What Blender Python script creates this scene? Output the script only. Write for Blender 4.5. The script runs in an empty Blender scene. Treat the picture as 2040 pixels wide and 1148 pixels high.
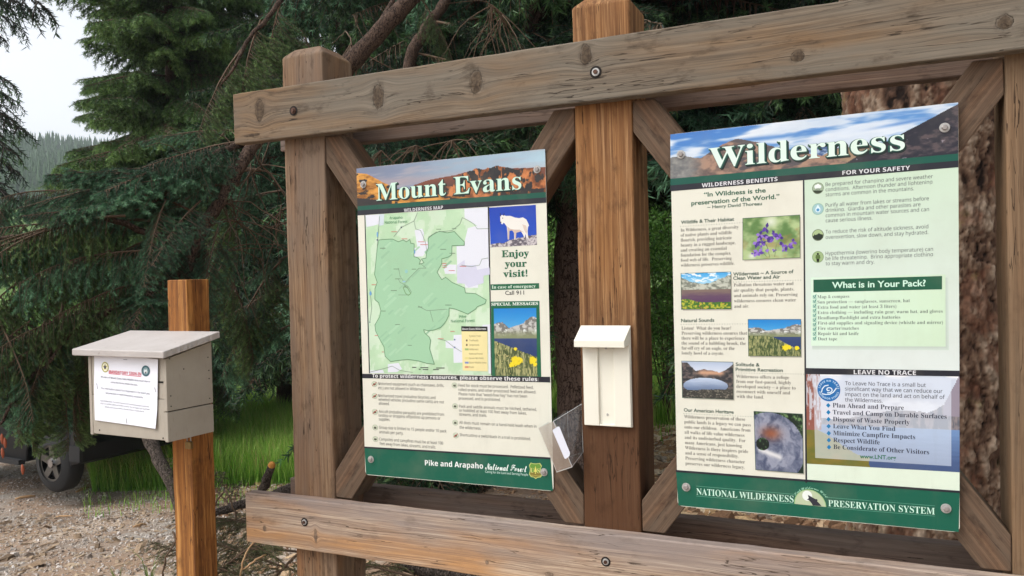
import bpy, math, random
import numpy as np
from mathutils import Vector, Matrix
random.seed(7); rng = np.random.default_rng(11)
S = bpy.context.scene
COL = S.collection
# ------------------------------------------------------------------ camera model (fitted to the photograph, 2040 px wide)
F = 1560.4
C = np.array([.66969, -1.92981, 1.60365])
YAW, PITCH, ROLL = np.radians([23.98687, -.846, -1.47154])
fw = np.array([-np.sin(YAW)*np.cos(PITCH), np.cos(YAW)*np.cos(PITCH), np.sin(PITCH)])
rt0 = np.array([np.cos(YAW), np.sin(YAW), 0.]); up0 = np.cross(rt0, fw)
RT = rt0*np.cos(ROLL)+up0*np.sin(ROLL); UP = -rt0*np.sin(ROLL)+up0*np.cos(ROLL)
def ray(x, y): return fw+RT*(x-1020)/F-UP*(y-574)/F
def at(x, y, Y=0.):
    d = ray(x, y); return C+d*(Y-C[1])/d[1]
def atd(x, y, D): return C+ray(x, y)*D
def gz(x, y):
    """height of the ground: falls away behind the board, more to the left, then climbs as a wooded hill"""
    dx = x-C[0]; dy = y-C[1]; D = np.hypot(dx, dy)
    a = np.degrees(np.arctan2(-dx, dy))
    k = np.interp(a, [8, 20, 36], [.05, .05, .135])
    z = -k*np.clip(D-3, 0, 8)
    z = np.where(dy < 0, 0, z*np.clip(dy/1.5, 0, 1))
    z = z+np.clip(D-120, 0, 290)*.222*np.clip(dy/20, 0, 1)
    return z
def atg(x, y, off=0.):
    d = ray(x, y); t = 1.
    for i in range(4000):
        p = C+d*t
        if p[2] <= gz(p[0], p[1])+off: return p
        t += .01
    return C+d*30
cam = bpy.data.cameras.new('camera'); co = bpy.data.objects.new('camera', cam); COL.objects.link(co)
M = Matrix(((RT[0], UP[0], -fw[0], C[0]), (RT[1], UP[1], -fw[1], C[1]), (RT[2], UP[2], -fw[2], C[2]), (0, 0, 0, 1)))
co.matrix_world = M
cam.sensor_width = 36.; cam.lens = F/2040*36.; cam.clip_end = 2000; cam.clip_start = .05
S.camera = co
S.render.resolution_x = 1024; S.render.resolution_y = 576
# ------------------------------------------------------------------ helpers
def tag(o, label=None, cat=None, group=None, kind=None):
    if label: o['label'] = label
    if cat: o['category'] = cat
    if group: o['group'] = group
    if kind: o['kind'] = kind
    return o
def link(name, me, parent=None, mats=(), mat4=None):
    o = bpy.data.objects.new(name, me); COL.objects.link(o)
    if me is not None:
        for m in mats: me.materials.append(m)
    if parent: o.parent = parent
    if mat4 is not None: o.matrix_local = mat4
    return o
def empty(name, loc=(0, 0, 0), label=None, cat=None, group=None, rot=None):
    o = bpy.data.objects.new(name, None); COL.objects.link(o); o.location = loc
    o.empty_display_size = .05
    if rot is not None: o.rotation_euler = rot
    return tag(o, label, cat, group)
class MB:
    """collects vertices and faces of one mesh"""
    def __init__(s): s.v = []; s.f = []; s.m = []; s.c = []; s.n = 0
    def add(s, v, f, mi=0, col=None):
        s.v.extend([tuple(map(float, p)) for p in v])
        for q in f:
            s.f.append(tuple(i+s.n for i in q)); s.m.append(mi); s.c.append(col)
        s.n += len(v); return s
    def box(s, a, b, mi=0, mat=None):
        x0, y0, z0 = a; x1, y1, z1 = b
        v = [(x0, y0, z0), (x1, y0, z0), (x1, y1, z0), (x0, y1, z0), (x0, y0, z1), (x1, y0, z1), (x1, y1, z1), (x0, y1, z1)]
        if mat is not None: v = [mat @ Vector(p) for p in v]
        return s.add(v, [(0, 3, 2, 1), (4, 5, 6, 7), (0, 1, 5, 4), (1, 2, 6, 5), (2, 3, 7, 6), (3, 0, 4, 7)], mi)
    def cyl(s, p0, p1, r0, r1=None, n=16, mi=0, caps=True):
        r1 = r0 if r1 is None else r1
        return s.tube([p0, p1], [r0, r1], n, mi, caps)
    def tube(s, pts, rad, n=8, mi=0, caps=True):
        P = np.array(pts, float); k = len(P); T = np.gradient(P, axis=0) if k > 2 else np.array([P[1]-P[0]]*2)
        T /= np.linalg.norm(T, axis=1)[:, None]+1e-12
        a = np.cross(T[0], (0, 0, 1.)); a = a if np.linalg.norm(a) > .1 else np.cross(T[0], (1., 0, 0))
        v = []
        for i in range(k):
            a = a-T[i]*(a@T[i]); a /= np.linalg.norm(a); b = np.cross(T[i], a)
            for j in range(n):
                t = 2*np.pi*j/n; v.append(P[i]+(a*np.cos(t)+b*np.sin(t))*rad[i])
        f = [(i*n+j, i*n+(j+1) % n, (i+1)*n+(j+1) % n, (i+1)*n+j) for i in range(k-1) for j in range(n)]
        if caps: f += [tuple(reversed(range(n))), tuple(range((k-1)*n, k*n))]
        return s.add(v, f, mi)
    def build(s, name, mats, parent=None, mat4=None, smooth=False, bevel=0., seg=2):
        me = bpy.data.meshes.new(name); me.from_pydata(s.v, [], s.f)
        if any(c is not None for c in s.c):
            ca = me.color_attributes.new('Col', 'FLOAT_COLOR', 'CORNER')
            ls = np.array([len(q) for q in s.f]); cc = np.array([c if c is not None else (1, 1, 1) for c in s.c], float)
            cc = np.hstack([cc, np.ones((len(cc), 1))]); ca.data.foreach_set('color', np.repeat(cc, ls, axis=0).astype(np.float32).ravel())
        if not isinstance(mats, (list, tuple)): mats = [mats]
        o = link(name, me, parent, mats, mat4)
        if len(mats) > 1: me.polygons.foreach_set('material_index', s.m)
        if smooth: me.polygons.foreach_set('use_smooth', [True]*len(me.polygons))
        if bevel:
            b = o.modifiers.new('bevel', 'BEVEL'); b.width = bevel; b.segments = seg; b.limit_method = 'ANGLE'; b.angle_limit = .6
            b.harden_normals = False
        me.update(); return o
def lin(c):
    c = np.asarray(c, float)
    return np.where(c <= .04045, c/12.92, ((np.abs(c)+.055)/1.055)**2.4)
def rgb(r, g, b): return tuple(lin(np.array([r, g, b])/255.))
# ------------------------------------------------------------------ noise for printed pictures and bark
def vnoise(x, y, seed):
    x = np.asarray(x, float); y = np.asarray(y, float)
    g = np.random.default_rng(seed).random((64, 64))
    xi = np.floor(x).astype(int); yi = np.floor(y).astype(int); fx = x-xi; fy = y-yi
    fx = fx*fx*(3-2*fx); fy = fy*fy*(3-2*fy)
    a = g[yi % 64, xi % 64]; b = g[yi % 64, (xi+1) % 64]; c = g[(yi+1) % 64, xi % 64]; d = g[(yi+1) % 64, (xi+1) % 64]
    return (a*(1-fx)+b*fx)*(1-fy)+(c*(1-fx)+d*fx)*fy
def fbm(x, y, seed=0, o=4):
    s = 0; a = .5; t = 0
    for i in range(o):
        s = s+a*vnoise(x*2**i, y*2**i, seed+i); t += a; a *= .55
    return s/t
# ------------------------------------------------------------------ node materials
class N:
    def __init__(s, name):
        s.m = bpy.data.materials.new(name); s.m.use_nodes = True; s.t = s.m.node_tree
        s.b = s.t.nodes['Principled BSDF']; s.out = s.t.nodes['Material Output']
    def n(s, typ, **k):
        n = s.t.nodes.new(typ)
        for a, v in k.items():
            if a == 'i':
                for q, w in v.items():
                    if isinstance(w, bpy.types.NodeSocket): s.t.links.new(w, n.inputs[q])
                    else: n.inputs[q].default_value = w
            else: setattr(n, a, v)
        return n
    def math(s, op, a, b=0., c=None, clamp=False):
        n = s.n('ShaderNodeMath', operation=op, use_clamp=clamp); d = {0: a, 1: b}
        if c is not None: d[2] = c
        for q, w in d.items():
            if isinstance(w, bpy.types.NodeSocket): s.t.links.new(w, n.inputs[q])
            else: n.inputs[q].default_value = w
        return n.outputs[0]
    def co(s, w='Object'): return s.n('ShaderNodeTexCoord').outputs[w]
    def mapv(s, v, scale=(1, 1, 1), rot=(0, 0, 0), loc=(0, 0, 0)):
        return s.n('ShaderNodeMapping', i={'Vector': v, 'Scale': scale, 'Rotation': rot, 'Location': loc}).outputs[0]
    def noise(s, v, scale=5, detail=4, rough=.55, dist=0.):
        return s.n('ShaderNodeTexNoise', i={'Vector': v, 'Scale': scale, 'Detail': detail, 'Roughness': rough, 'Distortion': dist}).outputs[0]
    def vor(s, v, scale=5, feat='F1', out='Distance', rnd=1.):
        return s.n('ShaderNodeTexVoronoi', feature=feat, i={'Vector': v, 'Scale': scale, 'Randomness': rnd}).outputs[out]
    def ramp(s, f, *stops, interp='LINEAR'):
        n = s.n('ShaderNodeValToRGB', i={0: f}); e = n.color_ramp.elements; n.color_ramp.interpolation = interp
        while len(e) < len(stops): e.new(.5)
        for el, (p, c) in zip(e, stops):
            el.position = p; el.color = (*(c if hasattr(c, '__len__') else (c, c, c)), 1)
        return n.outputs[0]
    def mix(s, f, a, b, mode='MIX'):
        n = s.n('ShaderNodeMix', data_type='RGBA', blend_type=mode)
        for q, w in ((0, f), (6, a), (7, b)):
            if isinstance(w, bpy.types.NodeSocket): s.t.links.new(w, n.inputs[q])
            else: n.inputs[q].default_value = w if q == 0 else (*w, 1)
        return n.outputs[2]
    def set(s, **k):
        for a, w in k.items():
            a = {'col': 'Base Color', 'rough': 'Roughness', 'metal': 'Metallic', 'spec': 'Specular IOR Level', 'normal': 'Normal', 'alpha': 'Alpha', 'trans': 'Transmission Weight', 'ior': 'IOR'}[a]
            if isinstance(w, bpy.types.NodeSocket): s.t.links.new(w, s.b.inputs[a])
            else: s.b.inputs[a].default_value = (*w, 1) if a == 'Base Color' else w
        return s
    def bump(s, h, strength=.3, dist=.002):
        n = s.n('ShaderNodeBump', i={'Height': h, 'Strength': strength, 'Distance': dist}); s.t.links.new(n.outputs[0], s.b.inputs['Normal'])
    def sep(s, v):
        n = s.n('ShaderNodeSeparateXYZ', i={0: v}); return n.outputs
def flat(name, c, rough=.5, metal=0., spec=.4, noise=.0, nscale=40):
    m = N(name)
    if noise:
        f = m.noise(m.co(), nscale, 5, .6); c = m.mix(m.math('MULTIPLY', f, noise), c, tuple(x*.35 for x in c))
    m.set(col=c, rough=rough, metal=metal, spec=spec); return m.m
def wood(name, light, mid, dark, grey=None, greyf=None, knots=(), seed=0., orange=None, streak=.5, axis='X', grain=1., stain=None, spec=.2):
    """weathered timber, grain along the object's own X axis; knots = (x, z, rx, rz) on the face"""
    kf = {'wood_bottom_rail': 1.0, 'wood_back_rail': 1.45, 'wood_orange_post': .85, 'wood_middle_post': .95, 'wood_left_post': .95, 'wood_right_post': .9}.get(name, .76); sc_ = lambda c_: tuple(v*kf for v in c_) if c_ else c_
    light, mid, dark, grey, orange = sc_(light), sc_(mid), sc_(dark), sc_(grey), sc_(orange)
    m = N(name); o = m.co(); x, y, z = m.sep(o)
    wob = m.noise(m.mapv(o, (1.1, 3, 4), loc=(seed, 0, 0)), 1.2, 1, .4)
    zz = m.math('ADD', z, m.math('MULTIPLY', m.math('SUBTRACT', wob, .5), .03))
    kn = None; ring = None
    for (kx, kz, rx, rz) in knots:
        dx = m.math('DIVIDE', m.math('SUBTRACT', x, kx), rx); dz = m.math('DIVIDE', m.math('SUBTRACT', z, kz), rz)
        d2 = m.math('ADD', m.math('MULTIPLY', dx, dx), m.math('MULTIPLY', dz, dz)); d2 = m.math('ADD', d2, m.math('MULTIPLY', m.math('SUBTRACT', m.noise(m.mapv(o, (90, 90, 60), loc=(kx*9, 0, 0)), 1., 4, .6), .5), 1.5))
        dxs = m.math('MULTIPLY', dx, .33); d2w = m.math('ADD', m.math('MULTIPLY', dxs, dxs), m.math('MULTIPLY', dz, m.math('MULTIPLY', dz, .3)))
        infl = m.math('POWER', 2.718, m.math('MULTIPLY', d2w, -1.5))
        zz = m.math('SUBTRACT', zz, m.math('MULTIPLY', infl, m.math('MULTIPLY', dz, rz*.8)))
        k = m.math('POWER', 2.718, m.math('MULTIPLY', d2, -1.1))
        kn = k if kn is None else m.math('MAXIMUM', kn, k)
        rr = m.math('POWER', 2.718, m.math('MULTIPLY', m.math('ABSOLUTE', m.math('SUBTRACT', d2, 1.)), -5.))
        ring = rr if ring is None else m.math('MAXIMUM', ring, rr)
    cv = m.n('ShaderNodeCombineXYZ', i={0: x, 1: y, 2: zz}).outputs[0]
    g1 = m.noise(m.mapv(cv, (1.6*grain, 40, 130*grain), loc=(seed*3, seed, 0)), 1., 6, .7, .1)
    g2 = m.noise(m.mapv(cv, (7, 300, 620), loc=(seed, 0, 1)), 1., 5, .7)
    big = m.noise(m.mapv(cv, (1.5, 6, 9), loc=(seed*2, 2, 0)), 1.3, 4, .55)
    f = m.math('ADD', m.math('MULTIPLY', g1, .62), m.math('MULTIPLY', g2, .38))
    c = m.ramp(f, (.36, dark), (.5, mid), (.62, light))
    if orange:
        c = m.mix(m.ramp(m.noise(m.mapv(cv, (1.1, 5, 7), loc=(seed+4, 0, 0)), 1.7, 3, .6), (.45, 0.), (.62, .85)), c, orange, 'MIX')
        c = m.mix(m.ramp(f, (.38, .75), (.58, 0.)), c, dark)
    if grey:
        gf = m.ramp(big, (.32, .15), (.6, .9))
        if greyf: gf = m.math('MULTIPLY', gf, m.ramp(z, (max(greyf[0]+.5, 0), 0.), (min(greyf[1]+.5, 1), 1.)) if False else m.math('MULTIPLY_ADD', z, 1/(greyf[1]-greyf[0]), -greyf[0]/(greyf[1]-greyf[0]), clamp=True))
        c = m.mix(gf, c, m.ramp(f, (.3, tuple(v*.55 for v in grey)), (.62, grey)))
    if stain:   # dark brown preserved wood, patchy
        (sx0, sx1), sc = stain
        sf = m.math('MULTIPLY_ADD', x, 1/(sx1-sx0), -sx0/(sx1-sx0), clamp=True)
        sn = m.noise(m.mapv(cv, (4, 20, 45)), 1.2, 4, .6)
        sf = m.ramp(m.math('ADD', m.math('MULTIPLY', sf, .75), m.math('MULTIPLY', sn, .5)), (.5, 0.), (.8, .9))
        c = m.mix(sf, c, sc)
    blot = m.noise(m.mapv(o, (9, 9, 22), loc=(seed+9, 3, 3)), 1.4, 5, .65)
    c = m.mix(m.ramp(blot, (.56, 0.), (.72, streak)), c, tuple(v*.45 for v in dark))
    ht = f
    ck = m.noise(m.mapv(cv, (2.6, 60, 46), loc=(seed*5, 1, 4)), 1., 3, .5); ckm = m.ramp(m.noise(m.mapv(o, (3, 9, 14), loc=(seed+2, 0, 0)), 1.3, 2), (.48, 0.), (.56, 1.))
    ck = m.math('MULTIPLY', m.math('LESS_THAN', m.math('ABSOLUTE', m.math('SUBTRACT', ck, .5)), .006), ckm)
    c = m.mix(m.math('MULTIPLY', ck, .8), c, tuple(v*.25 for v in dark)); ht = m.math('SUBTRACT', ht, m.math('MULTIPLY', ck, 1.2))
    if kn is not None:
        kc = m.ramp(m.noise(m.mapv(o, (60, 60, 60)), 2., 3, .6), (.35, tuple(v*.5 for v in dark)), (.65, tuple(v*.62 for v in mid)))
        c = m.mix(m.ramp(kn, (.3, 0.), (.5, .85)), c, kc)
        c = m.mix(m.math('MULTIPLY', m.ramp(m.math('MULTIPLY', ring, m.noise(m.mapv(o, (40, 40, 40)), 1., 2)), (.25, 0.), (.55, 1.)), .9), c, tuple(v*.18 for v in dark))
        ht = m.math('SUBTRACT', ht, m.math('MULTIPLY', ring, .9))
        hal = m.ramp(kn, (.03, 0.), (.28, .55)); c = m.mix(m.math('MULTIPLY', hal, m.ramp(m.noise(m.mapv(o, (50, 50, 26), loc=(2, 2, 2)), 1., 4, .7), (.42, 0.), (.6, 1.))), c, tuple(v*.5 for v in dark))
    m.set(col=c, rough=.78, spec=spec)
    m.bump(m.math('ADD', ht, m.math('MULTIPLY', blot, .25)), .65, .0022)
    return m.m
# ------------------------------------------------------------------ notice board frame
PW = .1524
LX, MX, RX = -.945, 0., .9537
TZ0, TZ1, BZ0, BZ1 = 2.0386, 2.1935, .7926, .9477
def frame_mat(X, Y, Z, o): return Matrix(((X[0], Y[0], Z[0], o[0]), (X[1], Y[1], Z[1], o[1]), (X[2], Y[2], Z[2], o[2]), (0, 0, 0, 1)))
def timber(name, L, wy, wz, mat, parent, m4, bevel=.004, cham=0.):
    """a sawn beam from 0..L along its own X, 0..wy, 0..wz, slightly uneven"""
    b = MB(); n = max(2, int(L/.05)); r = random.Random(hash((round(L, 3), round(wy, 3), round(wz, 3), name, round(m4[0][3], 2))) % 9999)
    sec = []
    for i in range(n+1):
        x = L*i/n; e = lambda: r.uniform(-.0009, .0009)
        q = [(0+e(), 0+e()), (wy+e(), 0+e()), (wy+e(), wz+e()), (0+e(), wz+e())]
        sec.append([(x, *p) for p in q])
    if cham:
        x = L+cham; c = cham; sec.append([(x, c, c), (x, wy-c, c), (x, wy-c, wz-c), (x, c, wz-c)])
    v = [p for s in sec for p in s]; k = len(sec)
    f = [(i*4+j, i*4+(j+1) % 4, (i+1)*4+(j+1) % 4, (i+1)*4+j) for i in range(k-1) for j in range(4)]
    f += [(0, 3, 2, 1), tuple(range((k-1)*4, k*4))]
    f = [tuple(reversed(q)) for q in f]
    b.add(v, f)
    o = b.build(name, mat, parent, m4, bevel=bevel); return o
GREY = rgb(148, 134, 120)
W_rt = wood('wood_top_rail', rgb(162, 144, 121), rgb(134, 114, 92), rgb(86, 69, 53), grey=rgb(140, 131, 117), seed=1., orange=rgb(152, 114, 72), streak=.6,
    knots=[(.105, .095, .016, .034), (.535, .085, .019, .034), (.845, .088, .018, .030), (1.155, .118, .014, .025), (1.655, .045, .014, .012), (2.055, .060, .016, .014), (.07, .02, .03, .004)])
W_rb = wood('wood_bottom_rail', rgb(208, 188, 164), rgb(180, 156, 132), rgb(126, 104, 88), grey=rgb(150, 138, 132), greyf=(.03, .125), seed=3., orange=rgb(186, 136, 84), streak=.35,
    knots=[(.075, .05, .006, .008), (.27, .05, .005, .02), (.84, .04, .005, .005), (1.02, .03, .012, .006), (1.95, .06, .012, .009)])
W_back = wood('wood_back_rail', rgb(128, 104, 86), rgb(96, 74, 60), rgb(60, 44, 36), grey=rgb(110, 98, 90), seed=5., streak=.5, knots=[(.6, .05, .02, .015), (1.5, .06, .03, .02)])
W_lp = wood('wood_left_post', rgb(170, 142, 110), rgb(140, 110, 80), rgb(88, 63, 44), grey=rgb(128, 110, 94), seed=7., streak=.6, knots=[(1.17, -.02, .012, .009), (1.72, -.05, .006, .006)], orange=rgb(150, 104, 66), grain=.8)
W_mp = wood('wood_middle_post', rgb(184, 146, 104), rgb(148, 108, 71), rgb(94, 60, 36), seed=9., streak=.6, grain=.7, stain=((1.85, 1.15), rgb(76, 50, 33)), orange=rgb(156, 110, 66), knots=[(1.79, -.075, .009, .006), (1.64, -.1, .03, .010), (1.59, -.07, .014, .012)])
W_rp = wood('wood_right_post', rgb(154, 124, 94), rgb(128, 98, 70), rgb(86, 62, 44), grey=rgb(128, 108, 86), seed=12., streak=.3, knots=[(1.86, -.03, .013, .013)], grain=.8)
W_br = wood('wood_brace', rgb(146, 118, 92), rgb(116, 88, 66), rgb(74, 52, 38), grey=rgb(120, 104, 88), seed=14., streak=.6, orange=rgb(140, 92, 58), grain=.7)
M_hole_shade = flat('bolt_shade_disc', (.012, .009, .007), .9)
M_bolt = flat('galvanised_bolt', rgb(186, 184, 180), .42, .35, noise=.35, nscale=150)
M_rust = flat('rusty_bolt', rgb(98, 72, 60), .6, .6, noise=.7, nscale=200)
kiosk = empty('notice_board_frame', (0, 0, 0), 'heavy weathered timber frame of posts, rails and corner braces carrying the two printed signs', 'notice board')
for X, m in ((LX, W_lp), (MX, W_mp), (RX, W_rp)):
    timber('post', 2.293, PW, PW, m, kiosk, frame_mat((0, 0, 1), (0, 1, 0), (-1, 0, 0), (X+PW, 0, 0)), .005, .028)
RL = 2.38
TR = .04
for nm, z0, m, y in (('rail', TZ0, W_rt, -TR-.0005), ('rail', BZ0, W_rb, -TR-.0005), ('rail', TZ0, W_back, PW+.0005), ('rail', BZ0, W_back, PW+.0005)):
    timber(nm, RL, TR, .155, m, kiosk, frame_mat((1, 0, 0), (0, 1, 0), (0, 0, 1), (-1.106 if y < 0 else -1.09, y, z0)), .004)
# bolts through the rails, each on a flat black disc that paints the shade of a bored hole
def bolt_shade_disc(px, py, r=.0125, rust=False):
    p = at(px, py, -TR-.001)
    b = MB(); n = 28
    ring = lambda rr, y: [(p[0]+rr*math.cos(2*math.pi*i/n), y, p[2]+rr*math.sin(2*math.pi*i/n)) for i in range(n)]
    y0 = -TR-.0021
    b.add(ring(r, y0)+[(p[0], y0, p[2])], [(i, (i+1) % n, n) for i in range(n)], 0)
    b.tube([(p[0], y0-.0004, p[2]), (p[0], y0-.0022, p[2])], [r*.66, r*.62], n, 1)
    b.tube([(p[0], y0-.0022, p[2]), (p[0], y0-.006, p[2])], [r*.40, r*.38], 6, 2)
    b.build('bolt', [M_hole_shade, M_rust if rust else M_bolt, M_rust], kiosk, smooth=False)
for q in ((585, 221, .0145, True), (1187, 144, .0155, False), (607, 1040, .0125, False), (1207, 1119, .0125, False)): bolt_shade_disc(*q)
# corner braces: two diagonals in each bay, from corner to corner behind the sign
BW = .092
for bx0, bx1 in ((LX+PW, MX), (MX+PW, RX)):
    cx, cz = (bx0+bx1)/2, (TZ0+BZ1)/2
    for (xa, za) in ((bx0, TZ0), (bx1, TZ0), (bx0, BZ1), (bx1, BZ1)):
        d = np.array([cx-xa, 0, cz-za]); L = np.linalg.norm(d); d /= L; nrm = np.array([-d[2], 0, d[0]])
        # end of the brace is cut to fit into the corner
        b = MB(); y0, y1 = .004, .004+BW; h = BW/2; sx = 1 if xa < cx else -1; sz = 1 if za < cz else -1
        def P(t, s): return np.array([xa, 0, za])+d*t+nrm*s
        side = [h, -h]; ends = []
        # where each long edge meets the post side or the rail
        for s in side:
            p = np.array([xa, 0, za])+nrm*s
            tx = (xa-p[0])/d[0]; tz = (za-p[2])/d[2]; ends.append(max(tx, tz)+.0015)
        poly = [P(ends[0], h), P(L*.82, h), P(L*.82, -h), P(ends[1], -h), np.array([xa+sx*.0015, 0, za+sz*.0015])]
        # local frame: X along the brace
        m4 = frame_mat(d, (0, 1, 0), np.cross(d, (0, 1, 0)), (xa, 0, za)); inv = m4.inverted()
        v = [inv @ Vector((p[0], yy, p[2])) for yy in (y0, y1) for p in poly]; n = 5
        f = [tuple(range(n)), tuple(reversed(range(n, 2*n)))]+[(i, i+n, (i+1) % n+n, (i+1) % n) for i in range(n)]
        b.add(v, f); b.build('brace', W_br, kiosk, m4, bevel=.003)
# ------------------------------------------------------------------ printed signs
def print_mat():
    m = N('printed_laminate'); a = m.n('ShaderNodeVertexColor', layer_name='Col').outputs[0]
    dirt = m.noise(m.co('Object'), 9, 5, .6)
    c = m.mix(m.ramp(dirt, (.48, 0.), (.8, .16)), a, rgb(150, 142, 122)); c = m.mix(m.ramp(m.noise(m.mapv(m.co('Object'), (22, 22, 3)), 1.5, 4, .6), (.6, 0.), (.8, .10)), c, rgb(120, 112, 96))
    c = m.mix(1., c, (.9, .91, .9), 'MULTIPLY'); m.set(col=c, rough=.42, spec=.35); return m.m
M_pr = print_mat()
M_edge = flat('sign_edge', rgb(60, 66, 70), .5)
def homog(src, dst):
    A = []; B = []
    for (x, y), (u, v) in zip(src, dst):
        A += [[x, y, 1, 0, 0, 0, -u*x, -u*y], [0, 0, 0, x, y, 1, -v*x, -v*y]]; B += [u, v]
    return np.append(np.linalg.solve(np.array(A, float), np.array(B, float)), 1).reshape(3, 3)
_gc = {}
TS = bpy.data.scenes.new('glyph_workshop')     # a scratch scene for outlining letters, removed again below
MATH = {'times': (0x1D400, -.005, .55), 'timesb': (0x1D400, .0, .0), 'bodoni': (0x1D400, .010, 0), 'fat': (0x1D400, .024, 0), 'heavy': (0x1D400, .015, 0), 'script': (0x1D4D0, .012, 0),
        'arial': (0x1D5A0, .004, 0), 'arialb': (0x1D5D4, .0, 0), 'gill': (None, .004, 0), 'gillb': (None, .02, 0), 'palat': (0x1D400, -.006, 0)}
def conv(s, base):
    if base is None: return s
    r = ''
    for c in s:
        if 'A' <= c <= 'Z': r += chr(base+ord(c)-65)
        elif 'a' <= c <= 'z': r += chr(base+26+ord(c)-97)
        elif '0' <= c <= '9' and base != 0x1D4D0: r += chr({0x1D400: 0x1D7CE, 0x1D5A0: 0x1D7E2, 0x1D5D4: 0x1D7EC}[base]+ord(c)-48)
        else: r += c
    return r
def glyphs(s, style, res=3):
    k = (s, style)
    if k in _gc: return _gc[k]
    base, off, _ = MATH[style]
    cu = bpy.data.curves.new('t', 'FONT'); cu.body = conv(s, base); cu.size = 1; cu.offset = off; cu.resolution_u = res; cu.fill_mode = 'FRONT'
    if style in ('arialb',): cu.space_character = 1.02
    o = bpy.data.objects.new('t', cu); TS.collection.objects.link(o)
    TS.view_layers[0].update(); dg = TS.view_layers[0].depsgraph; me = o.evaluated_get(dg).to_mesh()
    v = np.zeros(len(me.vertices)*3); me.vertices.foreach_get('co', v); v = v.reshape(-1, 3)[:, :2].copy()
    f = [tuple(p.vertices) for p in me.polygons]
    o.evaluated_get(dg).to_mesh_clear(); bpy.data.objects.remove(o); bpy.data.curves.remove(cu)
    _gc[k] = (v, f, (v[:, 0].min(), v[:, 0].max()) if len(v) else (0, 1)); return _gc[k]
_cap = {}
def cap(style):
    if style not in _cap: _cap[style] = glyphs('H', style)[0][:, 1].max()
    return _cap[style]
class Sign:
    """flat printed panel; (s, t) are metres on its face, mapped from the photograph's corners by its own plane"""
    def __init__(s, name, label, cat, px, W, H, plane, group=None, mat=None):
        s.W, s.H = W, H; s.px = px
        P = [plane(*p) for p in px]           # TL TR BR BL
        s.o = P[3]; X = P[2]-P[3]; X /= np.linalg.norm(X); Z = P[0]-P[3]; Z = Z-X*(Z@X); Z /= np.linalg.norm(Z); s.X, s.Z = X, Z; s.Nv = np.cross(X, Z)  # Nv points out of the face
        s.q = [np.array([(p-s.o)@X, (p-s.o)@Z]) for p in P]
        s.Hm = homog(px, [(0, H), (W, H), (W, 0), (0, 0)])
        s.root = empty(name, (0, 0, 0), label, cat, group)
        s.root.matrix_world = frame_mat(X, -s.Nv, Z, s.o); s.mat = mat or M_pr
    def st(s, x, y):
        v = s.Hm @ np.array([x, y, 1.]); return v[:2]/v[2]
    def pos(s, pts, h):
        pts = np.asarray(pts, float).reshape(-1, 2); u = pts[:, :1]/s.W; v = pts[:, 1:]/s.H
        TL, TRr, BR, BL = s.q
        p = (BL*(1-u)+BR*u)*(1-v)+(TL*(1-u)+TRr*u)*v
        return np.column_stack([p[:, 0], -np.full(len(p), h), p[:, 1]])
LAY = .00016
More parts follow.
